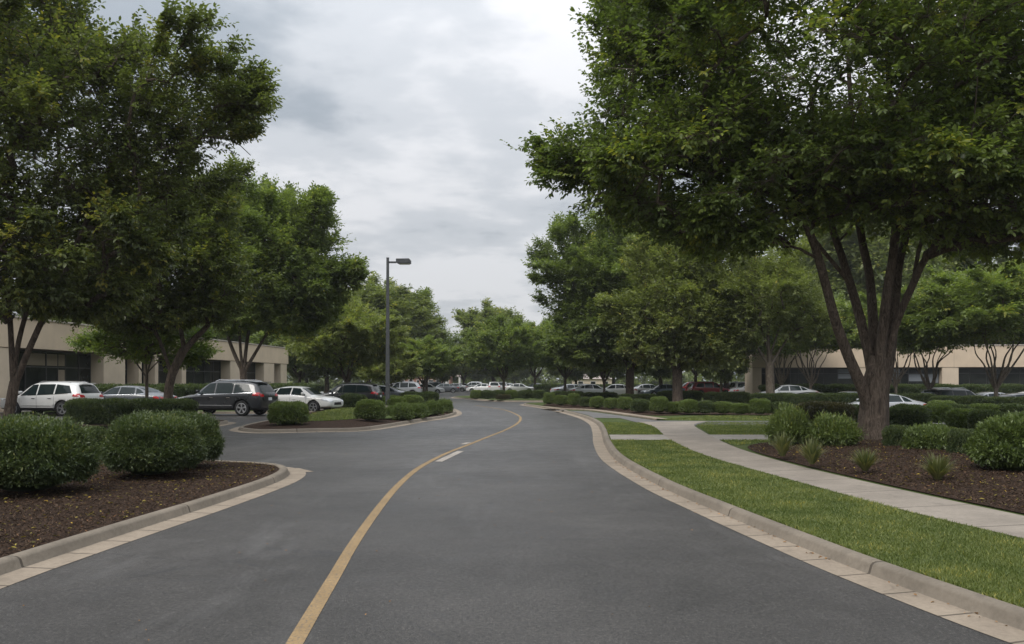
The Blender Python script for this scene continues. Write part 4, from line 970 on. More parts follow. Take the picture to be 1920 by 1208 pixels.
# back row of clipped hedge
for k, (px, by, wp) in enumerate([(1062, 752, 60), (1125, 754, 66), (1195, 757, 76), (1275, 760, 84), (1362, 762, 90), (1450, 764, 90)]):
    s('hedge', px, by, wp, 25 if k > 2 else 17, f'{nth[k]} length from the left of the clipped hedge behind the long shrub row', depth=.8, name='hedge', group='clipped hedge behind the long row', cat='hedge')
for k, (px, by, wp, hh, dsc) in enumerate([(1498, 766, 60, 25, 'clipped hedge length behind the bright green shrub at the tip of the bed'), (1560, 765, 110, 26, 'clipped hedge length left of the huge trunk, before the parked cars'), (1700, 764, 110, 24, 'clipped hedge length right of the huge trunk, before the parked cars'),
                                     (1800, 768, 110, 24, 'clipped hedge length below the dark parked van'), (1900, 770, 110, 24, 'clipped hedge length at the far right edge, before the cars')]):
    s('hedge', px, by, wp, hh, dsc, depth=.8, name='hedge', group='clipped hedges of the right lot', cat='hedge')
# around the big tree
s('rusty', 1544, 797, 110, 42, 'reddish-brown squared shrub left of the huge trunk', depth=.8)
s('dark', 1702, 802, 78, 42, 'dark round shrub right of the huge trunk, across the path', rz=1)
s('dark', 1610, 794, 56, 34, 'dark shrub showing left of the huge trunk beside the reddish one', rz=2)
s('feather', 1478, 838, 76, 56, 'upright bright green shrub at the left tip of the right mulch bed', rz=.5)
s('feather', 1562, 842, 90, 48, 'dark feathery shrub between the huge trunk and the bright green one', rz=1.9)
s('dark', 1684, 843, 54, 44, 'dark shrub touching the right side of the huge trunk', rz=3)
s('low', 1742, 850, 92, 38, 'low spreading shrub right of the huge trunk with yellowish tips', rz=.2)
s('dark', 1806, 858, 58, 52, 'dark feathery shrub left of the big round one at the right edge', rz=2.7)
s('near_light', 1910, 896, 160, 108, 'big round glossy shrub at the right edge of the mulch bed')
for k, (px, by, wp, hh, ky, l) in enumerate([(1810, 806, 66, 38, 'round', 'light green shrub behind the low spreading one'), (1850, 812, 60, 42, 'dark', 'dark shrub directly behind the big round glossy shrub'), (1900, 806, 66, 32, 'dark', 'dark shrub above the big round glossy shrub at the edge'),
        (1756, 795, 54, 36, 'round', 'light shrub behind the path, right of the dark round one'), (1790, 788, 50, 30, 'dark', 'dark shrub in the second row right of the huge trunk'), (1845, 786, 54, 28, 'round', 'light shrub in the second row near the right edge'), (1895, 786, 60, 28, 'dark', 'dark shrub in the second row at the right edge'),
        (1765, 776, 50, 24, 'round', 'pale shrub just below the dark parked van')]):
    s(ky, px, by, wp, hh, l, rz=k * 1.7, group='mixed shrubs behind the right mulch bed')
# hedges along the buildings
HL = SH['hedge'][0]
def hedge_at(x, y, rz, L, h, label, group='hedge along the buildings', z0=.06):
    o = bpy.data.objects.new('hedge', HL); COL.objects.link(o); o.location = (x, y, z0); o.rotation_euler = (0, 0, rz); o.scale = (L / 6.0, 1.0, h / 1.2)
    return tag(o, label, 'hedge', group)
fd = Vector((3.2, 37.6)).normalized(); frz = math.atan2(fd.y, fd.x)
FP0 = Vector((-26.0, 43.0))
for k in range(6):
    p_ = FP0 + fd * (k * 6.4 + 1) + Vector((2.6, 0))
    hedge_at(p_.x, p_.y, frz, 6.2, 1.35, f'{nth[k]} length from the near end of the hedge along the left building', 'hedge along the left building')
for k in range(7):
    hedge_at(25.6 + k * 5.6 * math.cos(R(8)), 72.6 - k * 5.6 * math.sin(R(8)), R(-8), 5.5, 1.3, f'{nth[k]} length from the left of the hedge along the right building', 'hedge along the right building')
for k, (x, y) in enumerate([(-23, 124), (-17.5, 121), (-32, 124)]):
    hedge_at(x, y, .1, 5.4, 1.1, ['far hedge length under the low tree right of the lamp post', 'far hedge length where the drive vanishes', 'far hedge length directly behind the lamp post'][k], 'far hedges by the vanishing drive')
for k in range(6):
    hedge_at(6 + k * 6, 106.5, .03, 5.7, 1.2, f'{nth[k]} length from the left of the far hedge beyond the side street cars', 'far hedge beyond the side street')

# ornamental grass clumps
def tuft(seed, px, base_py, wpx, hpx, label):
    rng = np.random.default_rng(seed); Z = F * (CH - .26) / (base_py - HZ); X = AT(px, Z); k = Z / F
    n = 260; az = rng.uniform(0, 2 * math.pi, n); lean = rng.beta(1.6, 1.6, n) * 1.25; L = hpx * k * rng.uniform(.75, 1.25, n)
    t = np.linspace(0, 1, 5)[None]
    th = lean[:, None] * (.35 + .9 * t) 
    ds = L[:, None] / 4
    r = np.cumsum(np.sin(th) * ds, 1) - np.sin(th[:, :1]) * ds; z = np.cumsum(np.cos(th) * ds, 1) - np.cos(th[:, :1]) * ds
    r = r * (wpx * k / 2) / (r.max() + .01) * 1.05 + .03
    r = r * 1.25; z = z * 1.15
    P = np.stack([np.cos(az)[:, None] * r, np.sin(az)[:, None] * r, z], -1)
    sd_ = np.stack([-np.sin(az), np.cos(az), 0 * az], -1)[:, None]; wd = (.011 * (1 - t ** 2 * .9))[..., None] * (1 + 0 * P)
    V = np.stack([P + sd_ * wd, P - sd_ * wd], 2).reshape(n, 10, 3)
    b = np.arange(n)[:, None] * 10; Fc = np.concatenate([b + np.array([2 * i, 2 * i + 1, 2 * i + 3, 2 * i + 2]) for i in range(4)])
    me = quick_mesh('ornamental_grass', V.reshape(-1, 3), [Fc])
    tn = np.clip(.05 + rng.normal(0, .12, n)[:, None] + .35 * t + (lean[:, None] > .85) * .4, 0, 1)
    at = me.attributes.new('tint', 'FLOAT', 'POINT'); at.data.foreach_set('value', np.repeat(tn.ravel(), 2).astype(np.float32))
    o = link('ornamental_grass', me, M['tuft'], None, (X, Z, .20)); tag(o, label, 'plant', 'ornamental grass tufts in the right bed')
tuft(1, 1467, 850, 52, 36, 'spiky grass tuft at the left tip of the right mulch bed')
tuft(2, 1522, 864, 62, 38, 'spiky grass tuft second from the left in the right mulch bed')
tuft(3, 1622, 876, 64, 34, 'spiky grass tuft just in front of the huge trunk')
tuft(4, 1758, 892, 70, 40, 'spiky grass tuft nearest the big round glossy shrub')

# ------------------------------------------------------------------ grass blades, mulch chips, fallen leaves
def blades(name, poly, dens, zf, hgt, seed, mat, label, wid=.003, ymin=0, ymax=60):
    rng = np.random.default_rng(seed); A = np.array(poly); mn, mx = A.min(0), A.max(0); mn[1] = max(mn[1], ymin); mx[1] = min(mx[1], ymax)
    n = int((mx[0] - mn[0]) * (mx[1] - mn[1]) * dens); P = rng.uniform(mn, mx, (n, 2))
    d = np.hypot(P[:, 0], P[:, 1]); keep = rng.uniform(0, 1, n) < np.clip((7.0 / d) ** 1.5, 0, 1); P = P[keep]
    vis = np.abs(P[:, 0]) < P[:, 1] * .66 + 1.0; P = P[vis]
    P = P[in_poly(P, poly)]; n = len(P); d = np.hypot(P[:, 0], P[:, 1])
    nz = np.array([noise.noise(Vector((p[0] * 1.6, p[1] * 1.6, 5))) for p in P])
    az = rng.uniform(0, 2 * math.pi, n); h = hgt * rng.uniform(.5, 1.25, n) * (1 + .4 * nz); w_ = wid * (1 + d / 7) 
    c = np.stack([P[:, 0], P[:, 1], np.full(n, zf)], 1); dv = np.stack([np.cos(az), np.sin(az), 0 * az], 1); ln = rng.normal(0, .55, (n, 2))
    tip = c + np.c_[ln * h[:, None], h]
    V = np.stack([c - dv * w_[:, None], c + dv * w_[:, None], tip], 1).reshape(-1, 3)
    me = quick_mesh(name, V, [np.arange(n * 3).reshape(-1, 3)])
    yel = (rng.uniform(0, 1, n) < .10 + .25 * np.clip(nz, 0, 1)) * .45
    tn = np.clip(.30 + .35 * nz + rng.normal(0, .14, n) + yel, 0, 1)
    at = me.attributes.new('tint', 'FLOAT', 'POINT'); at.data.foreach_set('value', np.repeat(tn, 3).astype(np.float32))
    o = link(name, me, mat); return tag(o, label, 'grass', kind='stuff')
def between(l, r, y0, y1, n=80, pad=.0):
    ys = np.linspace(y0, y1, n)
    return [(side_pts(l, y) + pad, y) for y in ys] + [(side_pts(r, y) - pad, y) for y in ys[::-1]]
rbc = rb[(rb[:, 1] < 56)]; rbc = rbc[np.argsort(rbc[:, 1])]
strip = between(rbc, walk_l[np.argsort(walk_l[:, 1])], 2.5, yA)
blades('grass', strip, 9500, .10, .036, 1, M['blade'], 'short mown grass between the kerb and the sidewalk')
strip2 = between(rbc, walk_l[np.argsort(walk_l[:, 1])], yB, 31)
blades('grass', strip2, 6500, .10, .036, 2, M['blade'], 'short mown grass beyond the cross walk')
lawn2 = [(5.98, yB + .05), (6.8, 29.4), (7.7, 31.5), (16, 31.2), (16, yB + .05)]
lawn4 = [G(1240, 787, .1), G(1330, 780, .1), G(1470, 780, .1), (24, 37.0), (24, 35.0), G(1330, 788.6, .1)]
blades('grass', lawn4, 5200, .10, .05, 8, M['blade'], 'strip of grass before the long shrub row')
blades('grass', lawn2, 5200, .10, .036, 3, M['blade'], 'short mown grass patch right of the sidewalk')
lawn3 = [(5.60, 19.9), (5.66, yA - .05), (9.0, yA - .12), (7.4, 21.3), (6.5, 20.8)]
blades('grass', lawn3, 4000, .11, .05, 4, M['blade'], 'small wedge of grass at the tip of the mulch bed')
blades('grass', [tuple(p) for p in smooth_path(p3, .4, True)[:-1]], 3600, .205, .07, 6, M['blade'], 'bright grass on the corner island')

def scatter(name, poly, n, zf, size, mat, seed, label, cat, tilt=.35, aspect=.35, ymin=2, ymax=30, thick=False, tints=(0, 1)):
    rng = np.random.default_rng(seed); A = np.array(poly); mn, mx = A.min(0).copy(), A.max(0).copy(); mn[1] = max(mn[1], ymin); mx[1] = min(mx[1], ymax); mn[0] = max(mn[0], -16); mx[0] = min(mx[0], 20)
    P = rng.uniform(mn, mx, (n * 20, 2)); P = P[np.abs(P[:, 0]) < P[:, 1] * .68 + .6]
    d = np.hypot(P[:, 0], P[:, 1]); P = P[rng.uniform(0, 1, len(P)) < np.clip((8 / d) ** 1.4, 0, 1)]; P = P[in_poly(P, poly)]
    dp = dist_poly(P, poly); P = P[dp > .04][:n]; n = len(P); dp = dist_poly(P, poly)
    z = np.array([zf(x) for x in dp]) + .012
    az = rng.uniform(0, 2 * math.pi, n); D = norm(np.c_[np.cos(az), np.sin(az), rng.normal(0, tilt, n)]); N = norm(np.c_[rng.normal(0, tilt, (n, 2)), np.ones(n)])
    L = size * rng.uniform(.5, 1.5, n)
    o = leaves(name, np.c_[P, z], D, N, L, L * aspect, rng.uniform(*tints, n), mat, None, True)
    return tag(o, label, cat, kind='stuff')
M['chips'] = leafmat('mulch_chips', (.022, .015, .010), (.120, .082, .056), 0.02, .9, .2)
M['litter'] = leafmat('fallen_leaves', (.10, .085, .020), (.34, .27, .05), .15, .6, .3)
M['deadleaf'] = leafmat('dead_leaves', (.16, .08, .03), (.36, .20, .08), .1, .8, .2)
m1_ = lambda x: .097 + .10 * (1 - math.exp(-(x / .8) ** 1.3)); m2_ = lambda x: .120 + .14 * (1 - math.exp(-(x / 1.0) ** 1.3))
mbp = [tuple(p) for p in mb[:-1][::2]]
scatter('mulch_chips', isl1, 26000, m1_, .032, M['chips'], 1, 'shredded bark lying loose on the near left bed', 'mulch', .5, .28)
scatter('mulch_chips', mbp, 26000, m2_, .036, M['chips'], 2, 'shredded bark lying loose on the right bed', 'mulch', .5, .28)
scatter('leaf_litter', isl1, 1300, m1_, .042, M['litter'], 3, 'small yellow leaves fallen on the near left bed', 'leaf litter', .3, .4)
scatter('leaf_litter', mbp, 1500, m2_, .046, M['litter'], 4, 'small yellow leaves fallen on the right bed', 'leaf litter', .3, .4)
# dead leaves along the right gutter and a few on the road
rg = np.random.default_rng(12); sarc = rg.uniform(9, 26, 190); Pq = at_arclen(RE, sarc)[0]; Nq = at_arclen(RE, sarc + .1)[0] - Pq; Nq /= np.linalg.norm(Nq, axis=1)[:, None]; Nq = np.c_[Nq[:, 1], -Nq[:, 0]]
Pq = Pq + Nq * np.abs(.285 - np.abs(rg.normal(0, .04, 190)))[:, None]
az = rg.uniform(0, 6.3, 190); L_ = rg.uniform(.015, .045, 190)
o = leaves('leaf_litter', np.c_[Pq, np.full(190, .016)], np.c_[np.cos(az), np.sin(az), rg.normal(0, .2, 190)], np.c_[rg.normal(0, .3, (190, 2)), np.ones(190)], L_, L_ * .5, rg.uniform(0, 1, 190), M['deadleaf'], None, True)
tag(o, 'brown dead leaves caught in the right gutter', 'leaf litter', kind='stuff')
nr = 90; Pr = np.c_[rg.uniform(-4, 2.5, nr), rg.uniform(5, 22, nr)]; az = rg.uniform(0, 6.3, nr); L_ = rg.uniform(.012, .03, nr)
o = leaves('leaf_litter', np.c_[Pr, np.full(nr, .012)], np.c_[np.cos(az), np.sin(az), rg.normal(0, .2, nr)], np.c_[rg.normal(0, .3, (nr, 2)), np.ones(nr)], L_, L_ * .5, rg.uniform(0, 1, nr), M['deadleaf'], None, True)
tag(o, 'few brown leaf bits lying loose on the asphalt', 'leaf litter', kind='stuff')

# ------------------------------------------------------------------ street lamp
lz = F * (CH - .2) / (771 - HZ); lx = AT(727, lz); kk = lz / F
lamp = empty('street_lamp', (lx, lz, .17)); tag(lamp, 'tall dark grey post with one boxy lamp head on the corner island', 'street lamp')
H = (HZ - 484) * kk + CH - .17
b = MB(); b.tube([(0, 0, -.1), (0, 0, .30), (0, 0, .32)], [.24, .24, .22], 20); b.build('base', M['concrete_base'], lamp, bevel=0)
b = MB(); b.box(-.17, .17, -.17, .17, .322, .345); 
for sx_ in (-1, 1):
    for sy_ in (-1, 1): b.tube([(sx_ * .125, sy_ * .125, .34), (sx_ * .125, sy_ * .125, .40)], [.018, .018], 6)
b.build('base_plate', M['pole'], lamp)
b = MB(); r0 = .105; r1 = .062
v = [(sx_ * r, sy_ * r, z) for z, r in ((.346, r0), (H, r1)) for sx_, sy_ in ((-1, -1), (1, -1), (1, 1), (-1, 1))]
b.add(v, [(0, 1, 5, 4), (1, 2, 6, 5), (2, 3, 7, 6), (3, 0, 4, 7), (4, 5, 6, 7), (3, 2, 1, 0)]); b.build('pole', M['pole'], lamp, bevel=.008)
b = MB(); b.box(-.07, .07, -.07, .07, H + .001, H + .02); b.build('pole_cap', M['pole'], lamp, bevel=.004)
za = H - 8 * kk
b = MB(); b.box(r1 + .002, r1 + 14 * kk, -.035, .035, za - 1.7 * kk, za + 1.7 * kk); b.build('arm', M['pole'], lamp, bevel=.006)
x0 = r1 + 14 * kk; x1 = x0 + 27 * kk; zt = H - 1.5 * kk; zb = H - 11.5 * kk
b = MB(); prof = [(x0, zt - .01), (x1 - 3 * kk, zt), (x1, zt - 3 * kk), (x1, zb + 1.0 * kk), (x0 + 3 * kk, zb + 1.0 * kk), (x0, zb + 3 * kk)]
n = len(prof); b.add([(x, -.19, z) for x, z in prof] + [(x, .19, z) for x, z in prof], [tuple(range(n)), tuple(range(n, 2 * n))[::-1]] + [(i, (i + 1) % n, n + (i + 1) % n, n + i) for i in range(n)])
hd = b.build('lamp_head', M['pole'], lamp, bevel=.012)
b = MB(); b.box(x0 + 5 * kk, x1 - 2 * kk, -.15, .15, zb - .3 * kk, zb + .95 * kk); b.build('lens', M['lens'], hd, bevel=.006)

# ------------------------------------------------------------------ buildings
def building(root, L, depth, zs, zt, pillars, bays, gz=0.0, recess=1.0, band=.25, transom=2.35):
    """local x along the front, y into the building; pillars and bays as (x0, x1) lists"""
    b = MB(); b.box(0, L, 0, depth, zs, zt); b.build('wall', M['wall'], root)
    b = MB(); b.box(-.06, L + .06, -.06, depth + .06, zt, zt + .10); b.build('coping', M['cap'], root, bevel=.015)
    b = MB(); b.box(.5, L - .5, .5, depth - .5, zt + .101, zt + .13); b.build('roof', M['roofing'], root)
    b = MB(); b.box(.05, L - .05, .05, recess + .2, zs - .03, zs - .002); b.build('soffit', M['soffit'], root)
    b = MB(); b.box(.02, L - .02, recess + .25, depth - .02, gz - .1, zs - .002); b.build('back_wall', M['pillar'], root)
    b = MB(); b.box(0, L, -.3, recess + .2, gz - .12, gz + .03); b.build('step', M['walk_plain'], root)
    for (x0, x1) in pillars:
        b = MB(); b.box(x0, x1, .04, recess + .24, gz + .032, zs - .032); b.build('pillar', M['pillar'], root, bevel=.02)
    for (x0, x1, cols) in bays:
        b = MB(); fw = .05; y0 = recess; y1 = recess + .10; z0 = gz + .04; z1 = zs - .034
        b.box(x0, x1, y0, y1, z0, z0 + .16); b.box(x0, x1, y0, y1, z1 - .10, z1)
        xs = [x0] + list(cols) + [x1]
        for x in xs:
            xa = min(max(x - fw / 2, x0), x1 - fw); b.box(xa, xa + fw, y0 - .01, y1 + .01, z0 + .161, z1 - .101)
        for i in range(len(xs) - 1): b.box(xs[i] + fw / 2 + .002, xs[i + 1] - fw / 2 - .002, y0, y1, transom, transom + .07)
        f = b.build('window', M['mullion'], root)
        b = MB(); b.box(x0 + .02, x1 - .02, y0 + .04, y0 + .06, z0 + .1, z1 - .05); b.build('pane', M['glass'], f)
        # blinds down behind some panes
# left: the front runs almost straight away from the camera
P0 = Vector((-27.9, 20.0)); P1 = Vector((-22.75, 81.0)); dl = (P1 - P0); LL = dl.length; dl.normalize()
def along(px):
    k = (px - 960) / F   # x = k*y ; P0 + t*dl
    t = (k * P0.y - P0.x) / (dl.x - k * dl.y); return t
lb_root = empty('office_building', (P0.x, P0.y, .0), math.atan2(dl.y, dl.x)); tag(lb_root, 'long low tan office block behind the parked cars on the left', 'building', 'low tan office buildings')
# local +y must point away from the drive (to the left)
pil = [(along(a), along(b_)) for a, b_ in ((-40, 25), (196, 236), (262, 267), (292, 298), (342, 350), (433, 456), (496, 515), (527.5, 538.6))]
pil.append((along(-600) if False else 6.0, 9.0))
bx = lambda a, b_, cols: (along(a), along(b_), [along(c) for c in cols])
bays = [bx(25, 196, (45, 77, 115, 136, 150, 174)), bx(236, 262, ()), bx(267, 292, ()), bx(298, 342, (320,)), bx(350, 433, (384, 404, 420)), bx(456, 496, (478,)), bx(515, 527.5, ()), (9.0, along(-40), [12.5, 15.5, 18.5])]
building(lb_root, LL, 22, 3.5, 5.05, pil, bays, gz=.1, recess=.9, transom=2.5)
# tan blinds behind two panes of the first bay
for a, b_, z0, z1 in ((78, 113, 2.62, 3.3), (116, 149, 2.62, 3.3), (137, 149, .3, 2.4)):
    b = MB(); b.box(along(a), along(b_), .915, .925, z0, z1); b.build('blind', M['blind'], lb_root)
# right: the front faces the camera
RZ = 76.0; rx0 = AT(1411, RZ); RA = R(-8)
rb_root = empty('office_building', (rx0, RZ, 0), RA); tag(rb_root, 'long low tan office block behind the parked cars on the right', 'building', 'low tan office buildings')
fr = lambda px: (RZ * (px - 960) / F - rx0) / (math.cos(RA) - (px - 960) / F * math.sin(RA))
pil = [(fr(a), fr(b_)) for a, b_ in ((1411.3, 1428), (1608, 1624), (1655, 1671), (1767, 1798), (1985, 2010))]
bays = [(fr(1428), fr(1608), [fr(c) for c in (1456, 1486, 1500, 1520, 1548, 1575)]), (fr(1624), fr(1655), []), (fr(1671), fr(1767), [fr(c) for c in (1694, 1709, 1740)]), (fr(1798), fr(1985), [fr(c) for c in (1825, 1857, 1888, 1920, 1950)])]
building(rb_root, 52, 5, 3.05, 5.0, pil, bays, gz=0.0, recess=.8, transom=2.45)
for a, b_, z0, z1 in ((1710, 1739, 1.75, 2.4), (1741, 1766, 1.6, 2.4), (1672, 1693, 1.9, 2.9), (1576, 1600, 2.0, 2.9)):
    b = MB(); b.box(fr(a), fr(b_), .815, .825, z0, z1); b.build('blind', M['head'] if False else material('pale_blind', (.20, .22, .24), .5), rb_root)
# far things: gazebo, brick block, canopy, brick house
gz_ = empty('pavilion', (AT(850, 170), 170, 0)); tag(gz_, 'small pavilion with a hipped pale roof near the vanishing point', 'pavilion')
b = MB(); b.add([(-1.7, -1.7, 2.9), (1.7, -1.7, 2.9), (1.7, 1.7, 2.9), (-1.7, 1.7, 2.9), (0, 0, 4.5), (-1.7, -1.7, 2.75), (1.7, -1.7, 2.75), (1.7, 1.7, 2.75), (-1.7, 1.7, 2.75)],
      [(0, 1, 4), (1, 2, 4), (2, 3, 4), (3, 0, 4), (0, 5, 6, 1), (1, 6, 7, 2), (2, 7, 8, 3), (3, 8, 5, 0), (8, 7, 6, 5)]); b.build('roof', M['pale_roof'], gz_)
for sx_ in (-1, 1):
    for sy_ in (-1, 1):
        b = MB(); b.box(sx_ * 1.4 - .17, sx_ * 1.4 + .17, sy_ * 1.4 - .17, sy_ * 1.4 + .17, 0, 2.748); b.build('post', M['white_wall'], gz_)
def house(label, x, y, wd, dp, hw, hr, wallm, roofm, rz=0, wins=4):
    r_ = empty('house', (x, y, 0), rz); tag(r_, label, 'building')
    b = MB(); b.box(-wd / 2, wd / 2, 0, dp, 0, hw); b.build('wall', wallm, r_)
    b = MB(); e_ = .4; b.add([(-wd / 2 - e_, -e_, hw + .002), (wd / 2 + e_, -e_, hw + .002), (wd / 2 + e_, dp + e_, hw + .002), (-wd / 2 - e_, dp + e_, hw + .002), (-wd / 2 + 1.5, dp / 2, hw + hr), (wd / 2 - 1.5, dp / 2, hw + hr)],
          [(0, 1, 5, 4), (1, 2, 5), (2, 3, 4, 5), (3, 0, 4), (3, 2, 1, 0)]); b.build('roof', roofm, r_)
    for i in range(wins):
        cx_ = -wd / 2 + wd * (i + .5) / wins
        b = MB(); b.box(cx_ - .6, cx_ + .6, -.06, -.003, hw * .45, hw * .8); f = b.build('window', M['white_wall'], r_)
        b = MB(); b.box(cx_ - .5, cx_ + .5, -.08, -.062, hw * .45 + .1, hw * .8 - .1); b.build('pane', M['glass'], f)
house('low pink brick building far behind the white cars right of the lamp post', AT(762, 188), 188, 8, 7, 2.7, 1.2, M['brick'], M['pale_roof'])
house('pink brick building with a red roof glimpsed at the vanishing point', AT(815, 180), 180, 7, 7, 2.7, 1.0, M['brick'], M['tile'])
house('tall red-roofed house showing between trees above the pavilion', AT(866, 235), 235, 7, 8, 7.0, 2.0, M['white_wall'], M['tile'], .2, 3)
house('pale low building between the slim trunks of the long hedge', AT(1112, 170), 170, 8, 7, 2.3, 1.1, M['pillar'], M['pale_roof'], 0, 3)

# ------------------------------------------------------------------ cars
def car_proto(kind):
    SUV = kind == 'suv'
    root = empty('parked_car')
    if SUV:
        st = [(-2.36, .50, .72, .74, .72, .5), (-2.34, .36, .92, .96, .84, .62), (-2.28, .30, 1.02, 1.10, .90, .70), (-2.14, .28, 1.04, 1.36, .92, .66), (-1.98, .27, 1.05, 1.60, .93, .62), (-1.75, .26, 1.04, 1.665, .94, .63), (-1.2, .25, 1.03, 1.70, .94, .65), (-.4, .25, 1.01, 1.71, .94, .66),
              (.25, .25, .99, 1.68, .94, .65), (.58, .25, .98, 1.58, .94, .63), (.95, .25, .97, 1.28, .94, .68), (1.18, .25, .96, 1.08, .93, .72), (1.35, .26, .94, 1.035, .93, .70), (1.8, .28, .90, .99, .91, .64), (2.12, .29, .80, .92, .87, .58), (2.28, .31, .66, .80, .80, .52), (2.36, .38, .58, .64, .66, .42)]
        wb = (1.42, -1.36); wr = .37; 
    else:
        st = [(-2.40, .46, .62, .66, .66, .45), (-2.37, .32, .80, .86, .80, .55), (-2.25, .27, .92, 1.00, .87, .62), (-1.90, .24, .94, 1.05, .90, .64), (-1.62, .22, .94, 1.12, .91, .62), (-1.25, .21, .93, 1.30, .92, .58), (-.75, .20, .92, 1.42, .92, .56), (-.1, .20, .91, 1.46, .92, .57),
              (.35, .20, .90, 1.43, .92, .56), (.65, .20, .89, 1.34, .92, .56), (1.0, .20, .88, 1.12, .92, .62), (1.28, .21, .87, .97, .91, .68), (1.45, .22, .85, .93, .91, .66), (1.9, .24, .82, .90, .89, .66), (2.18, .26, .74, .84, .86, .62), (2.34, .28, .66, .76, .80, .56), (2.42, .34, .54, .62, .70, .48)]
        wb = (1.42, -1.40); wr = .33
    V = []; n = 14
    for (x, zb, zbelt, zt, w_, wt) in st:
        zm = zb + (zbelt - zb) * .55
        half = [(0, zb), (w_ * .72, zb), (w_ * .95, zb + .09), (w_, zm), (w_ * .985, zbelt), (wt * 1.03, zt - .055), (wt * .72, zt), (0, zt + .012)]
        ring = half + [(-y, z) for y, z in half[-2:0:-1]]
        V += [(x, y, z) for y, z in ring]
    n = 14; Fs = []
    for i in range(len(st) - 1):
        for k in range(n): Fs.append((i * n + k, i * n + (k + 1) % n, (i + 1) * n + (k + 1) % n, (i + 1) * n + k))
    Fs += [tuple(range(n))[::-1], tuple(range((len(st) - 1) * n, len(st) * n))]
    me = bpy.data.meshes.new('body'); me.from_pydata(V, [], Fs); me.update()
    ob = bpy.data.objects.new('tmp', me); COL.objects.link(ob)
    bm = bmesh.new(); bm.from_mesh(me); bmesh.ops.recalc_face_normals(bm, faces=bm.faces); 
    cl = bm.edges.layers.float.get('crease_edge') or bm.edges.layers.float.new('crease_edge')
    for e_ in bm.edges:    # belt line and sill a little sharper
        ks = sorted(v.index % n for v in e_.verts)
        if abs(e_.verts[0].index - e_.verts[1].index) == n and (e_.verts[0].index % n) in (2, 4, 5, 10, 9, 12): e_[cl] = .45
    bm.to_mesh(me); bm.free()
    ss = ob.modifiers.new('s', 'SUBSURF'); ss.levels = 2; ss.render_levels = 2
    cutters = []
    for x in wb:
        for sd_ in (-1, 1):
            cm_ = MB(); cm_.tube([(x, sd_ * .58, wr), (x, sd_ * 1.2, wr)], [wr + .065] * 2, 28); c = cm_.build('cut', None); c.data.materials.clear()
            bo = ob.modifiers.new('b', 'BOOLEAN'); bo.object = c; bo.operation = 'DIFFERENCE'; bo.solver = 'EXACT'; cutters.append(c)
    dg = bpy.context.evaluated_depsgraph_get(); dg.update()
    me2 = bpy.data.meshes.new_from_object(ob.evaluated_get(dg))
    bpy.data.objects.remove(ob)
    for c in cutters: bpy.data.objects.remove(c)
    me2.name = 'body'; me2.materials.clear(); me2.materials.append(M['paint']); me2.materials.append(M['car_black'])
    for p_ in me2.polygons:
        c = p_.center; p_.use_smooth = True
        if c.z < (.40 if SUV else .30): p_.material_index = 1
        for x in wb:
            if math.hypot(c.x - x, c.z - wr) < wr + .068 and abs(c.y) < .93 and (math.hypot(c.x - x, c.z - wr) > wr + .055 and abs(p_.normal.y) < .5 or abs(abs(c.y) - .58) < .01): p_.material_index = 1; p_.use_smooth = False
    body = bpy.data.objects.new('body', me2); COL.objects.link(body); body.parent = root
    bvh = BVHTree.FromPolygons([v.co.copy() for v in me2.vertices], [tuple(p_.vertices) for p_ in me2.polygons])
    def patch(name, q, axis, off, mat, parent=root, side=1, nx=6, ny=4, th=.012):
        """four-cornered panel pressed on the body. axis 'y': q in (x,z), side +-1. axis 'x': q in (y,z)"""
        tp = []
        for i in range(nx + 1):
            for j in range(ny + 1):
                u, v = i / nx, j / ny
                a = [(q[0][k] * (1 - u) + q[1][k] * u) * (1 - v) + (q[3][k] * (1 - u) + q[2][k] * u) * v for k in (0, 1)]
                if axis == 'y': o_ = Vector((a[0], side * 2, a[1])); d = Vector((0, -side, 0))
                else: o_ = Vector((side * 4, a[0], a[1])); d = Vector((-side, 0, 0))
                hit, nr_, _, _ = bvh.ray_cast(o_, d)
                if hit is None: hit = o_ + d * (1.05 if axis == 'y' else 1.65); nr_ = -d
                tp.append((hit, nr_))
        vs = [h + nn * off for h, nn in tp] + [h - nn * th for h, nn in tp]; m_ = (nx + 1) * (ny + 1); fs = []
        for i in range(nx):
            for j in range(ny):
                a = i * (ny + 1) + j; fs += [(a, a + 1, a + ny + 2, a + ny + 1), (m_ + a, m_ + a + ny + 1, m_ + a + ny + 2, m_ + a + 1)]
        edge = [i * (ny + 1) for i in range(nx + 1)] + [nx * (ny + 1) + j for j in range(1, ny + 1)] + [i * (ny + 1) + ny for i in range(nx - 1, -1, -1)] + list(range(ny - 1, 0, -1))
        for k in range(len(edge)): a, b_ = edge[k], edge[(k + 1) % len(edge)]; fs.append((a, b_, m_ + b_, m_ + a))
        mb_ = MB(); mb_.add(vs, fs); return mb_.build(name, mat, parent, smooth=False)
    if SUV:
        wins = [[(.98, 1.03), (.10, 1.05), (.10, 1.56), (.42, 1.55)], [(.02, 1.05), (-.86, 1.07), (-.86, 1.575), (.02, 1.57)], [(-.94, 1.075), (-1.86, 1.14), (-1.62, 1.50), (-.94, 1.57)]]
        ws = [(-.66, 1.10), (.66, 1.10), (.55, 1.53), (-.55, 1.53)]; rw = [(-.66, 1.13), (.66, 1.13), (.54, 1.52), (-.54, 1.52)]
        tl = [(-2.27, .96), (-1.92, .98), (-1.98, 1.10), (-2.22, 1.12)]; hl = [(2.28, .72), (1.72, .84), (1.80, .92), (2.22, .85)]
        tlb = [(.84, .92), (.52, .93), (.55, 1.03), (.82, 1.08)]; pz = (.74, .88)
        seams = [1.02, .06, -.90]; hz_ = .97; arch = wr
    else:
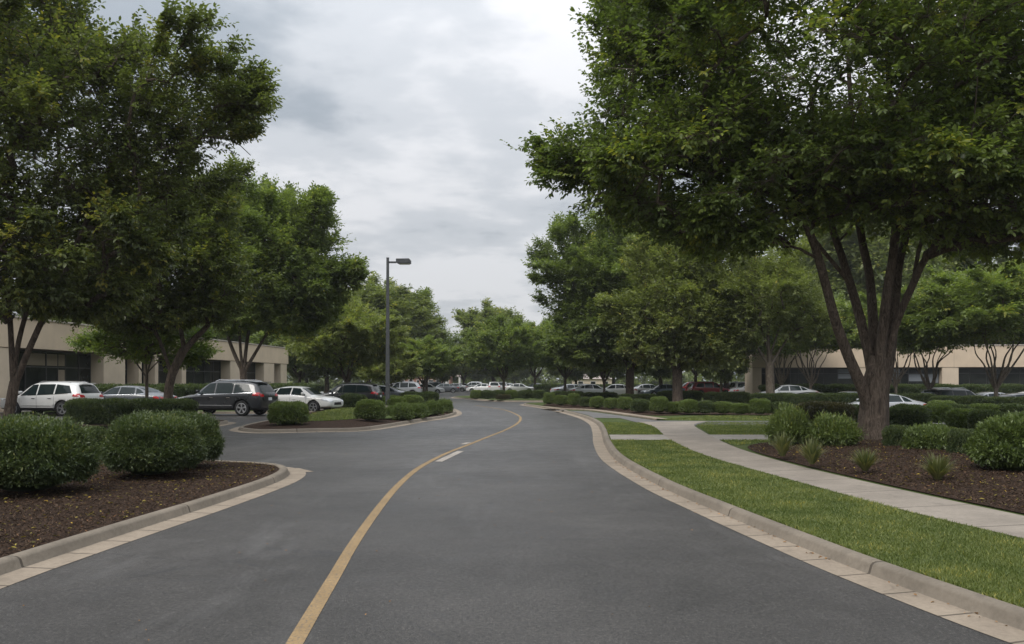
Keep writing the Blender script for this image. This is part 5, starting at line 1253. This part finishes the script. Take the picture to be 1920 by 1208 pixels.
        wins = [[(.90, .97), (.04, .98), (.04, 1.36), (.46, 1.33)], [(-.04, .98), (-.92, 1.0), (-.80, 1.34), (-.04, 1.37)], [(-1.0, 1.0), (-1.42, 1.04), (-1.15, 1.22), (-.90, 1.31)]]
        ws = [(-.64, .99), (.64, .99), (.50, 1.34), (-.50, 1.34)]; rw = [(-.62, 1.10), (.62, 1.10), (.50, 1.34), (-.50, 1.34)]
        tl = [(-2.30, .76), (-1.98, .80), (-2.0, .90), (-2.26, .90)]; hl = [(2.34, .62), (1.84, .72), (1.90, .79), (2.28, .75)]
        tlb = [(.78, .74), (.46, .75), (.48, .84), (.76, .88)]; pz = (.56, .70)
        seams = [.98, .0, -.96]; hz_ = .85
    for sd_ in (1, -1):
        for q in wins: patch('window', q, 'y', .010, M['car_glass'], side=sd_, nx=12, ny=8)
        # bright surround above the glass and below it
        patch('window_trim', [(wins[0][0][0], wins[0][0][1] - .035), (wins[-1][1][0], wins[-1][1][1] - .035), (wins[-1][1][0], wins[-1][1][1] - .01), (wins[0][0][0] - .02, wins[0][0][1] - .01)], 'y', .009, M['chrome'], side=sd_, nx=14, ny=1)
        patch('tail_light', tl, 'y', .012, M['tail'], side=sd_, nx=3, ny=2)
        patch('headlight', hl, 'y', .012, M['head'], side=sd_, nx=4, ny=2)
        q = [(y * sd_, z) for y, z in tlb]; patch('tail_light', q, 'x', .012, M['tail'], side=-1, nx=3, ny=2)
        q = [(y * sd_, z) for y, z in ([(.78, .70), (.42, .70), (.40, .82), (.70, .86)] if SUV else [(.76, .60), (.46, .60), (.44, .69), (.72, .72)])]
        patch('headlight', q, 'x', .012, M['head'], side=1, nx=3, ny=2)
        for x in seams: patch('door_seam', [(x - .006, .42), (x + .006, .42), (x + .006, hz_ + .02), (x - .006, hz_ + .02)], 'y', .002, M['car_black'], side=sd_, nx=1, ny=6)
        for x in (.22, -.68): patch('door_handle', [(x - .09, hz_ - .10), (x + .09, hz_ - .10), (x + .09, hz_ - .075), (x - .09, hz_ - .075)], 'y', .03, M['chrome' if SUV else 'paint'], side=sd_, nx=2, ny=1)
        patch('side_moulding', [(.95, .50), (-.88, .50), (-.88, .525), (.95, .525)], 'y', .012, M['chrome'], side=sd_, nx=8, ny=1)
        m_ = MB(); mz = (1.10 if SUV else 1.0); m_.box(.80, .93, sd_ * .93 - (.0 if sd_ > 0 else .2), sd_ * .93 + (.2 if sd_ > 0 else .0), mz, mz + .14); m_.build('mirror', M['paint'], root, bevel=.03)
    patch('windshield', ws, 'x', .009, M['car_glass'], side=1, nx=14, ny=8)
    patch('rear_window', rw, 'x', .009, M['car_glass'], side=-1, nx=14, ny=8)
    patch('number_plate', [(-.16, pz[0]), (.16, pz[0]), (.16, pz[1]), (-.16, pz[1])], 'x', .014, M['plate'], side=-1, nx=2, ny=1)
    patch('grille', [(-.45, .52), (.45, .52), (.42, .70), (-.42, .70)] if SUV else [(-.40, .44), (.40, .44), (.36, .58), (-.36, .58)], 'x', .008, M['car_black'], side=1, nx=4, ny=2)
    if SUV:
        for sd_ in (1, -1):
            m_ = MB(); m_.tube([(.2, sd_ * .58, 1.66), (.0, sd_ * .58, 1.725), (-1.3, sd_ * .58, 1.715), (-1.6, sd_ * .58, 1.66)], [.016] * 4, 6); m_.build('roof_rail', M['chrome'], root)
        m_ = MB(); m_.box(-2.14, -1.95, -.5, .5, 1.60, 1.63); m_.build('spoiler', M['paint'], root, bevel=.008)
    for x in wb:
        for sd_ in (1, -1):
            m_ = MB(); y1_, y0_ = sd_ * .91, sd_ * .69
            ys = [y0_, y0_ + sd_ * .02, y1_ - sd_ * .02, y1_, y1_ + sd_ * .002]; rs = [wr - .04, wr, wr, wr - .03, wr * .69]
            m_.tube([(0, y, 0) for y in ys], rs, 28, caps=False); wh = m_.build('wheel', M['tyre'], root, smooth=True, loc=(x, 0, wr))
            m_ = MB(); R0 = wr * .70; yf = y1_ - sd_ * .02
            m_.tube([(0, yf - sd_ * .10, 0), (0, yf + sd_ * .026, 0), (0, yf + sd_ * .028, 0)], [R0, R0, R0 * .88], 28, caps=False)
            m_.tube([(0, yf - sd_ * .02, 0), (0, yf + sd_ * .02, 0)], [R0 * .24, R0 * .2], 12)
            for k in range(5):
                a = 2 * math.pi * k / 5 + .3
                for da in (-.13, .13):
                    p1_ = Vector((math.cos(a) * R0 * .15, yf, math.sin(a) * R0 * .15)); p2_ = Vector((math.cos(a + da) * R0 * .97, yf, math.sin(a + da) * R0 * .97)); tdir = (p2_ - p1_).normalized(); pr = Vector((-tdir.z, 0, tdir.x)) * R0 * .075; dy_ = Vector((0, sd_ * .012, 0))
                    m_.add([p1_ - pr - dy_, p1_ + pr - dy_, p2_ + pr - dy_, p2_ - pr - dy_, p1_ - pr + dy_, p1_ + pr + dy_, p2_ + pr + dy_, p2_ - pr + dy_], [(0, 1, 2, 3), (4, 5, 6, 7), (0, 1, 5, 4), (1, 2, 6, 5), (2, 3, 7, 6), (3, 0, 4, 7)])
            m_.build('rim', M['rim'], wh)
            m_ = MB(); m_.tube([(0, yf - sd_ * .11, 0), (0, yf - sd_ * .10, 0)], [R0 * .99] * 2, 20); m_.build('brake_disc', M['car_black'], wh)
    return root
CARS = {'suv': car_proto('suv'), 'sedan': car_proto('sedan')}
used = set()
WHITE = (.62, .62, .60); SILVER = (.36, .37, .38); DARK = (.008, .010, .013); GREY = (.075, .082, .09); RED = (.22, .012, .014); BLACK = (.010, .011, .012); BLUE = (.05, .07, .10)
SKIP = ('door_seam', 'door_handle', 'side_moulding', 'window_trim', 'brake_disc', 'number_plate')
def car(kind, px, Z, rz, col, label, group, z0=0.0, sc=1.0, far=False):
    r_ = CARS[kind]
    o = r_ if kind not in used else copy_tree(r_, None, SKIP if far else ()); used.add(kind)
    o.location = (AT(px, Z), Z, z0); o.rotation_euler = (0, 0, R(rz)); o.scale = (sc,) * 3
    tag(o, label, 'car', group)
    for ch in o.children: ch.color = (*col, 1)
    return o
g1 = 'cars parked in the left lot'
car('suv', 96, 40.2, 170, WHITE, 'white sport utility car facing left, leftmost in the left lot', g1)
car('sedan', 240, 43.5, 172, GREY, 'grey car facing left between the white and the black one, half hidden by hedge blocks', g1, sc=1.03)
car('suv', 424, 40.5, 168, DARK, 'black sport utility car with bright side trim facing left behind the lone round shrub', g1, sc=1.04)
car('sedan', 560, 44.2, -16, WHITE, 'white saloon facing right, its nose by the small bright lawn', g1)
car('suv', 652, 52, 172, BLACK, 'black estate car under the olive tree, left of the lamp post', g1, sc=.95)
car('sedan', 707, 58, 178, GREY, 'dark grey car mostly hidden between the black estate and the lamp post', g1)
g2 = 'cars parked in rows by the far bend'
far_cars = [('suv', 752, 74, 182, SILVER, 'silver car right of the lamp post above the dark shrubs'), ('sedan', 800, 86, 5, WHITE, 'white car behind the trunk of the low green tree'), ('sedan', 775, 96, 180, SILVER, 'silver car between the lamp post and the low green tree'),
    ('sedan', 832, 98, 184, GREY, 'grey car half way between the lamp post and the bend'), ('suv', 822, 112, 2, DARK, 'dark car behind the grey one half way to the bend'), ('sedan', 852, 112, 178, SILVER, 'silver car just below the pavilion'),
    ('sedan', 868, 124, 3, WHITE, 'small white car right below the pavilion'), ('sedan', 745, 110, 0, WHITE, 'small white car close right of the lamp post'), ('suv', 885, 132, 180, SILVER, 'small silver car left of the shrub row at the bend'),
    ('sedan', 905, 98, 165, WHITE, 'white car behind the first shrubs at the bend'), ('suv', 925, 98, 95, WHITE, 'white car seen end-on left of the round-headed tree trunk'), ('suv', 942, 101, 88, SILVER, 'silver car seen end-on behind the round-headed tree trunk'), ('sedan', 973, 97, 4, WHITE, 'white saloon right of the round-headed tree trunk'),
    ('sedan', 1005, 100, 176, DARK, 'dark saloon right of the white saloon at the bend'), ('sedan', 905, 118, 180, DARK, 'small dark car behind the white car at the bend'), ('sedan', 955, 122, 4, SILVER, 'small silver car far behind the round-headed tree')]
for a in far_cars: car(a[0], a[1], a[2] * 1.22, a[3], a[4], a[5], g2, far=True)
g3 = 'cars parked beyond the long hedge'
mid_cars = [('sedan', 1072, 80, 20, SILVER, 'silver car left of the first slim trunk of the long hedge'), ('sedan', 1108, 74, 12, SILVER, 'light car with a long windscreen before the first slim trunk'), ('sedan', 1155, 76, 170, WHITE, 'white car between the two left trunks of the long hedge'),
    ('sedan', 1092, 90, 180, DARK, 'dark car behind the light car at the left of the long hedge'), ('sedan', 1214, 80, 15, SILVER, 'silver car right of the second stout trunk'), ('sedan', 1245, 74, 190, BLUE, 'dark blue car left of the pale olive tree trunk'), ('suv', 1296, 84, 185, RED, 'red car half hidden by the pale olive tree trunk'),
    ('suv', 1332, 80, 95, RED, 'red car right of the other red one'), ('suv', 1332, 76.5, 4, RED, 'red car lengthwise just in front'), ('sedan', 1353, 90, 5, SILVER, 'silver car peeping out behind the red one'), ('suv', 1382, 78, 92, WHITE, 'white car seen end-on right of the red ones'), ('sedan', 1412, 72, 10, SILVER, 'silver car left of the thin-crowned grey tree'),
    ('sedan', 1476, 64.5, 174, SILVER, 'silver car right of the thin-crowned grey tree')]
for i, a in enumerate(mid_cars):
    if i in (7,): continue
    car(a[0], a[1], a[2] * (1.14 if a[2] > 70 else 1), a[3], a[4], a[5], g3, far=True)
g4 = 'cars parked in the sunken right lot'
lot_cars = [('sedan', 1528, 52, 8, DARK, 'dark car far left in the right lot, over the reddish shrub'), ('sedan', 1650, 45, 176, SILVER, 'silver saloon passing behind the huge trunk'), ('suv', 1793, 50, 12, BLACK, 'black van-like car right of the many-stemmed tree'), ('sedan', 1862, 52, 8, SILVER, 'silver saloon behind the rightmost many-stemmed tree'),
    ('sedan', 1912, 47, 10, DARK, 'dark saloon at the right edge of the picture'), ('sedan', 1590, 56, 184, GREY, 'grey saloon left of the huge trunk in the right lot'), ('sedan', 1940, 56, 4, WHITE, 'white car cut off by the right edge')]
for a in lot_cars: car(a[0], a[1], a[2], a[3], a[4], a[5], g4, z0=-.42)

# ------------------------------------------------------------------ the air: far trees fade slightly
b = MB(); b.box(-420, 420, -30, 420, -1.5, 60)
hm = bpy.data.materials.new('haze_air'); hm.use_nodes = True; ht = hm.node_tree; ht.nodes.clear()
ho = ht.nodes.new('ShaderNodeOutputMaterial'); hv = ht.nodes.new('ShaderNodeVolumePrincipled')
hv.inputs['Color'].default_value = (.90, .93, .96, 1); hv.inputs['Density'].default_value = .00032; hv.inputs['Anisotropy'].default_value = 0.2
ht.links.new(hv.outputs[0], ho.inputs['Volume'])
tag(b.build('haze', hm), kind='stuff')
